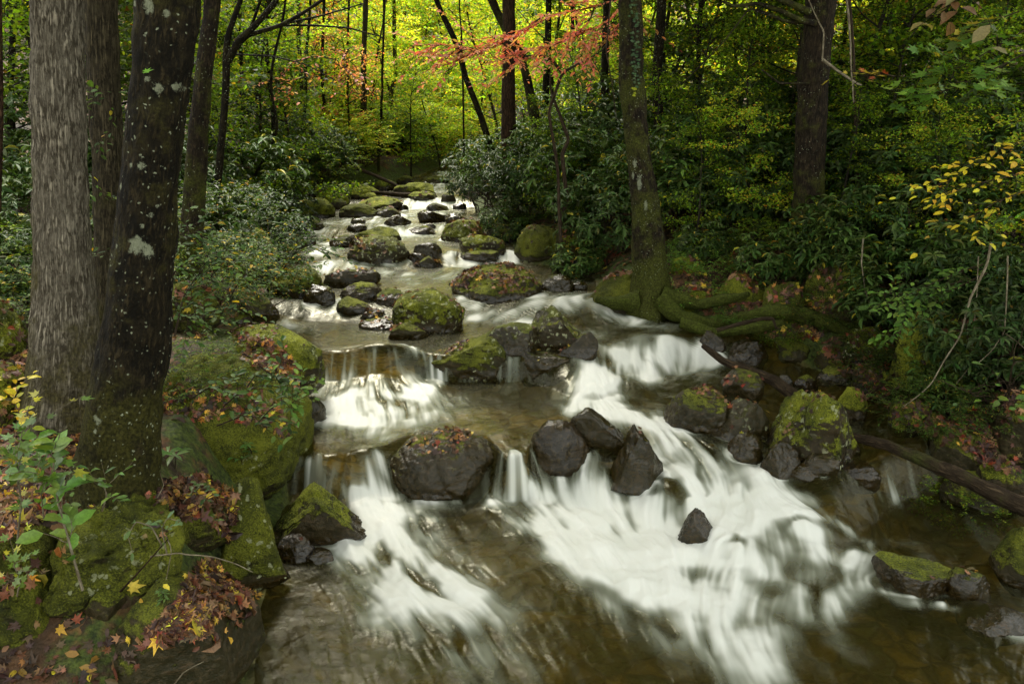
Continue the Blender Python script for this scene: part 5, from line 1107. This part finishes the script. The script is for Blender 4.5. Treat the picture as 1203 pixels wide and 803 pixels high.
# doghobble / leafy sprays over the great moss boulder
for i, (pts, P_) in enumerate([([(262,478),(280,462),(310,452),(338,456)],P_YSHRUB),([(225,468),(245,455),(262,458),(280,470)],P_YSHRUB),([(300,500),(318,480),(335,470),(352,478)],P_LIME),([(305,430),(322,442),(345,448),(350,440)],P_LIME),
    ([(255,500),(285,488),(320,492),(342,505)],P_YSHRUB),([(290,455),(300,440),(330,442)],P_YSHRUB)]):
    lab = ['leafy twig with yellow leaves arching over the great moss boulder', 'short yellow-flecked twig at the left end of the great moss boulder', 'light green twig hanging toward the water over the great moss boulder',
           'light green twig on the leafy boulder behind the great moss one', 'low twig with yellow tips across the middle of the great moss boulder', 'tuft of yellow-green leaves between the two mossy left boulders'][i]
    sp(lab, pts, 5.55 + .1 * (i == 3), 'oval', 46, .062, P_, 'twig', 'twig', 'leafy twigs over the left boulders', .1, 2, .48, M_FINE, .30, 7, M_STEM, facing=.5, seed=20 + i)
# bush hanging over the left of the stream
for i, pts in enumerate([[(205,395),(215,350),(232,322),(250,330)],[(195,330),(215,310),(240,300),(262,310)],[(190,385),(205,372),(230,370),(245,385)],[(190,300),(205,280),(228,275),(240,290)]]):
    sp(['tall leafy spray right of the leaning trunk', 'upper leafy spray right of the leaning trunk', 'lower leafy spray right of the leaning trunk at boulder height', 'topmost small spray beside the leaning trunk'][i], pts, 6.6, 'oval', 110, .065, ([(.09,.17,.04),(.13,.22,.05),(.06,.12,.03),(.5,.4,.04)],[4,4,3,.6]), 'leafy_branch', 'branch', 'sprays beside the leaning trunk', .2, 2.5, .5, M_LEAF, .5, 12, facing=.4, seed=40 + i)
for i, pts in enumerate([[(320,330),(340,300),(365,290),(385,300)],[(330,320),(350,292),(335,282)],[(300,325),(318,310),(330,318)]]):
    sp(['yellow-flecked twig reaching right over the stream from the small rock bush', 'upright yellow-flecked twig of the small rock bush', 'left-hand twig of the small bush on the mossy rock'][i], pts, 11.2, 'oval', 120, .09, P_YSHRUB, 'leafy_branch', 'branch', 'twigs of the small rock bush', .2, 2, .45, M_LEAF, .55, 12, facing=.3, seed=50 + i)
for i, pts in enumerate([[(100,330),(106,300),(112,290)],[(104,150),(108,120),(115,105)],[(128,110),(132,140),(130,165)],[(106,200),(112,215),(125,235)]]):
    sp(['bright sprig with yellow leaves low between the two left trunks', 'sprig beside the top of the pale grey tree', 'small sprig against the grey brown trunk', 'yellow-green sprig in the gap of the left trunks'][i], pts, 6.9, 'oval', 22, .06, P_YSHRUB, 'twig', 'twig', 'sprigs between the left trunks', 0, 1.5, .5, M_LEAF, .25, 5, facing=.5, seed=60 + i)
# red and orange leaves of a branch across the middle of the woods
for i, (pts, n, Y) in enumerate([([(760,-14),(700,8),(650,18),(610,40),(575,48)],330,13.2),([(640,18),(600,45),(560,58),(515,52)],300,13.2),([(700,6),(690,30),(660,50),(610,62)],260,13.2),([(735,-2),(720,20),(700,34),(668,40)],260,13.4),([(760,-10),(740,14),(700,60)],120,13.6),([(600,48),(560,62),(530,70)],150,13.2)]):
    sp(['long branch of coral red leaves before the brown straight trunk', 'tip of the coral red branch reaching left over the stream', 'lower red spray crossing the brown straight trunk', 'orange red spray near the ivy-clad trunk', 'thin red-leaved twig hanging left of the ivy-clad trunk', 'lowest salmon pink twig over the leaning trunk'][i], pts, Y, 'oval', int(n * 1.5), .088, P_PINK, 'autumn_branch', 'branch', 'red-leaved branches', 0, 2.2, .45, M_LEAF, .8, 16, facing=.3, seed=70 + i, flat=.8)
for i, (pts, Y) in enumerate([([(395,70),(372,66),(345,72),(330,92)],20),([(410,58),(400,75),(415,88)],20),([(360,90),(340,95),(325,92)],19)]):
    sp(['pink-leaved twig among the slim poles', 'small pink spray right of the slim poles', 'lowest pink twig of the left far woods'][i], pts, Y, 'oval', 70, .11, P_PINK, 'autumn_branch', 'branch', 'pink twigs of the far woods', 0, 1.5, .5, M_LEAF, .9, 10, seed=80 + i)
# right side : maple boughs, yellow twigs, bright spray
for i, (pts, Y, n, L, P_, kd) in enumerate([
  ([(1230,20),(1180,50),(1130,78),(1090,88),(1060,96)],7.2,60,.15,P_LIME,'maple'),([(1210,60),(1160,85),(1120,104),(1085,112)],7.2,40,.14,P_LIME,'maple'),([(1220,5),(1180,20),(1150,35),(1130,40)],7.6,40,.13,([(.12,.2,.04),(.5,.42,.04),(.2,.28,.05)],[3,3,2]),'maple'),
  ([(1150,-14),(1120,2),(1105,18)],6.8,16,.15,([(.28,.24,.10),(.2,.12,.06),(.3,.1,.05)],[2,2,1]),'long'),
  ([(1240,150),(1190,170),(1150,190),(1110,215)],6.6,60,.075,P_YELLEAF,'oval'),([(1240,190),(1195,205),(1150,215),(1095,232)],6.6,46,.072,P_YELLEAF,'oval'),([(1240,215),(1200,225),(1165,240),(1135,262)],6.4,34,.068,P_YELLEAF,'oval'),
  ([(1190,300),(1130,318),(1090,335),(1040,360)],8.2,110,.085,P_LIME,'oval'),([(1160,320),(1110,345),(1080,372),(1045,398)],8.2,90,.08,P_LIME,'oval'),([(1130,330),(1080,345),(1030,345)],8.3,80,.08,P_LIME,'oval'),
  ([(1235,480),(1205,478),(1185,470)],6.2,24,.09,P_LIME,'long'),([(1050,90),(1030,84),(1010,86)],8.5,12,.12,([(.5,.4,.05),(.4,.1,.04)],[2,1]),'maple')]):
    sp(['maple bough with large light green leaves near the upper right corner', 'lower maple bough of light green lobed leaves, upper right', 'yellow and green maple twig in the top right corner', 'hanging brownish long-leaved tip at the top edge, right side',
        'topmost twig of bright yellow leaves at the right edge', 'middle twig of bright yellow leaves at the right edge', 'lowest twig of bright yellow leaves at the right edge', 'bright green spray hanging above the lichen-blotched boulder',
        'drooping tip of the bright green spray by the lichen-blotched boulder', 'upper left tip of the bright green spray on the right', 'green rosette twig at the right edge over the leaves', 'yellow and red leaf pair at the end of the dead branch'][i],
       pts, Y, kd, n, L, P_, 'leafy_branch', 'branch', 'leafy boughs of the right side', 0, 2, .85 if kd == 'maple' else .5, M_LEAF, .42, 9, facing=.75, seed=90 + i, flat=.45)
def vine(label, pts, Y, w, mat=M_TWIG, name='vine', dY=0, cat='vine'):
    P = [aty(px, py, Y + dY * i / (len(pts) - 1)) for i, (px, py) in enumerate(pts)]; o = thing(name, label, cat, P[0], 'bare twigs and vines'); 
    Q = resample(np.array(P), 60); Q += .012 * fbm(Q, 5, 2, pts[0][0])[:, None]; k = depth(P[0]) / FPX
    V, F, T, A = tube(Q, np.linspace(w, w * .45, 60) * k / 2, 8, noise=.2); link('stem', mesh('stem', V - P[0], F, T, mat, {**A, 'moss': np.zeros(len(V)), 'lichen': np.zeros(len(V))}), o); return o
vine('long pale vine drooping in front of the big dark boulder at right', [(1164,285),(1160,310),(1140,350),(1128,395),(1108,425),(1095,450),(1078,465),(1060,478)], 7.6, 3.0)
vine('thin pale vine hanging at the right edge', [(1184,300),(1183,340),(1180,390),(1165,412),(1150,425)], 7.4, 2.0)
vine('side twig of the vine at the right edge', [(1181,392),(1195,402),(1210,415)], 7.4, 1.5)
vine('thin brown vine dangling over the mossy root', [(1014,280),(1012,310),(1016,340),(1026,370)], 9.5, 1.8)
vine('faint twig curving below the dark boulder', [(1150,300),(1145,380),(1140,430),(1120,455)], 7.8, 1.4)
vine('bare vine hanging from the top beside the straight dark tree', [(994,-8),(998,30),(1000,80),(1003,120)], 11.3, 3)
vine('thin dark vine swinging beside the ivy-clad trunk', [(718,-8),(715,30),(712,60),(720,100),(724,140)], 11.5, 2, M_STEM)
# bare fallen branches and logs
def log(label, pts, Y, w, mat=M_LOG, name='fallen_log', dY=0, cat='log', lump=.25, moss=.0, nseg=24, bs=()):
    P = [aty(px, py, Y + dY * i / (len(pts) - 1)) for i, (px, py) in enumerate(pts)]; o = thing(name, label, cat, P[0]); k = depth(P[0]) / FPX
    Q = resample(np.c_[np.array(P), np.interp(np.linspace(0, 1, len(P)), np.linspace(0, 1, len(w)), w) * k / 2], 100)
    V, F, T, A = tube(Q[:, :3], Q[:, 3], nseg, noise=lump, seed=w[0]); link('trunk', mesh('trunk', V - P[0], F, T, mat, {**A, 'moss': np.full(len(V), moss), 'lichen': np.zeros(len(V))}), o)
    for b_ in bs: limb(o, P[0], b_, Y, [w[0] * .3, 1], mat, 'branch')
    return o
_pA = pick(1003, 515)[0]; 
log('long wet fallen log slanting into the stream at the right edge', [(996,512),(1040,522),(1085,540),(1130,560),(1170,580),(1225,604)], 7.3, [10,12,15,17,19,21], dY=-1.1, moss=.25)
log('thin dark fallen branch lying across the small pool on the right', [(826,406),(850,424),(880,436),(910,447),(938,468)], 9.7, [6,9,10,12,14], dY=-1.15, name='fallen_branch', cat='branch')
log('bare stick leaning up from the largest block', [(1000,484),(1020,464),(1050,440)], 8.15, [5,5,4], M_BROWN, 'stick', .4, 'stick')
log('rotten branch with a curled tip lying over the foot of the mossy root', [(842,388),(870,380),(895,374),(908,374),(912,386)], 10.0, [5,5,4,2], M_LOG, 'stick', -.2, 'stick')
log('dark log lying across the far end of the stream', [(408,193),(440,206),(460,215),(480,226)], 25.5, [4,4,4,3], M_STEM, 'fallen_branch', -.6, 'branch')
log('second dark log bridging rocks at the far end of the stream', [(436,226),(470,229),(512,231)], 23.6, [4,6,7], M_LOG, 'fallen_log', .2)
for i, (a, nm) in enumerate([([(140,696),(170,664),(198,632)],'reddish stick propped on the near left ledge'), ([(175,655),(210,648),(250,655),(298,670)],'grey twig lying across the near leaf heap'), ([(195,630),(200,650),(196,680)],'thin dry stalk standing in the near leaves'),
     ([(205,803),(215,790),(238,778)],'dark curved twig at the bottom edge'), ([(184,585),(192,570),(188,556)],'short twig on the mossy hump'), ([(0,555),(12,545),(28,538)],'grey twig in the leaves at the left edge')]):
    vine(nm, a, 3.95 if i < 4 else 4.5, [2.6,2,1.5,2.2,1.3,2][i], M_BROWN if i in (0,) else M_TWIG, 'stick', 0, 'stick')

build_water()

ORD = 'first second third fourth fifth sixth seventh eighth ninth tenth eleventh twelfth thirteenth fourteenth fifteenth sixteenth seventeenth eighteenth nineteenth twentieth'.split()
def ordn(i):
    if i < 20: return ORD[i]
    t = ['', '', 'twenty', 'thirty', 'forty', 'fifty', 'sixty', 'seventy'][(i + 1) // 10]; u = (i + 1) % 10
    return (t + '-' + ORD[u - 1]) if u else {20: 'twentieth', 30: 'thirtieth', 40: 'fortieth', 50: 'fiftieth', 60: 'sixtieth'}[i + 1]
DESC = {'pole': 'slim bare trunk in the far woods, {} from the left among the thin poles', 'rr': 'glossy dark green rhododendron on the right bank, {} from the left of that thicket',
 'rl': 'dark rhododendron in the left bank undergrowth, {} from the left there', 'sl': 'small-leaved bush low on the left bank, {} from the left of these bushes',
 'sr': 'low leafy bush on the right bank floor, {} from the left of these bushes', 'uc': 'bright yellow-green young tree over the far stream, {} from the left of that group',
 'ul': 'layered young tree behind the left bank trunks, {} from the left of that group', 'ur': 'green young tree in the right bank woods, {} from the left of that group',
 'far': 'tall tree in the distant woods closing the valley, {} from the left of that row'}
for k, L in REG.items():
    for i, (_, o) in enumerate(sorted(L, key=lambda t: t[0])): o['label'] = DESC[k].format(ordn(i))
_rk = [o for o in bpy.data.objects if o.name.startswith('stream_rock')]
bpy.context.view_layer.update()
_rk.sort(key=lambda o: topx(o.matrix_world.translation)[0])
for i, o in enumerate(_rk): o['label'] = f'small dark rock of the upper stream, {ordn(i)} from the left among those small rocks'
_lv = [o for o in bpy.data.objects if o.name.startswith('fallen_leaves') and o.get('kind') == 'stuff']
_k = 0
for o in _lv:
    b_ = o['label'].replace('brown and yellow leaves lying on the ', '').split()
    if not b_:
        _k += 1; o['label'] = f'sprinkling of leaves on a small upper stream rock, {ordn(_k - 1)} such rock'
    else: o['label'] = 'fallen leaves lying on the ' + ' '.join(b_[:11])

EXPO = 1.95

# ------------------------------------------------------------------ camera, light, world
cam = bpy.data.cameras.new('camera'); co = bpy.data.objects.new('camera', cam); COL.objects.link(co)
cam.sensor_width = 36.0; cam.lens = FPX / 1203 * 36.0; cam.clip_end = 600; cam.clip_start = .05
co.location = tuple(CAM); co.rotation_euler = (PI / 2 - PITCH, 0, 0); SC.camera = co
cam.dof.use_dof = False
w = bpy.data.worlds.new('World'); SC.world = w; w.use_nodes = True
nt = w.node_tree; nt.nodes.clear(); b = NB(nt)
SUN_EL, SUN_AZ = math.radians(58), math.radians(-20)
sky = b.n('ShaderNodeTexSky', sky_type='NISHITA'); sky.sun_disc = False; sky.sun_elevation = SUN_EL; sky.sun_rotation = SUN_AZ
sky.dust_density = 4; sky.ozone_density = .6; sky.air_density = 1
grey = b.mix(.6, sky.outputs[0], rgb(7.2, 7.1, 6.0))
bg = b.n('ShaderNodeBackground'); b.l(grey, bg.inputs[0]); bg.inputs[1].default_value = .105
wo = b.n('ShaderNodeOutputWorld'); b.l(bg.outputs[0], wo.inputs[0])
sl = bpy.data.lights.new('sun', 'SUN'); sl.energy = 2.2; sl.angle = math.radians(22); sl.color = (1, .95, .84)
so = bpy.data.objects.new('sun', sl); COL.objects.link(so)
so.rotation_euler = (PI / 2 - SUN_EL, 0, PI - SUN_AZ)     # light comes from upstream, a little to the left
vs = SC.view_settings; vs.view_transform = 'Standard'; vs.look = 'None'; vs.gamma = 1; vs.exposure = EXPO; vs.use_curve_mapping = False
SC.display_settings.display_device = 'sRGB'
c = SC.cycles; c.max_bounces = 7; c.diffuse_bounces = 3; c.glossy_bounces = 3; c.transmission_bounces = 4; c.transparent_max_bounces = 8
c.use_denoising = True; c.denoiser = 'OPENIMAGEDENOISE'; c.use_adaptive_sampling = True; c.adaptive_threshold = .02
c.sample_clamp_indirect = 4; c.caustics_reflective = False; c.caustics_refractive = False
SC.render.use_persistent_data = False
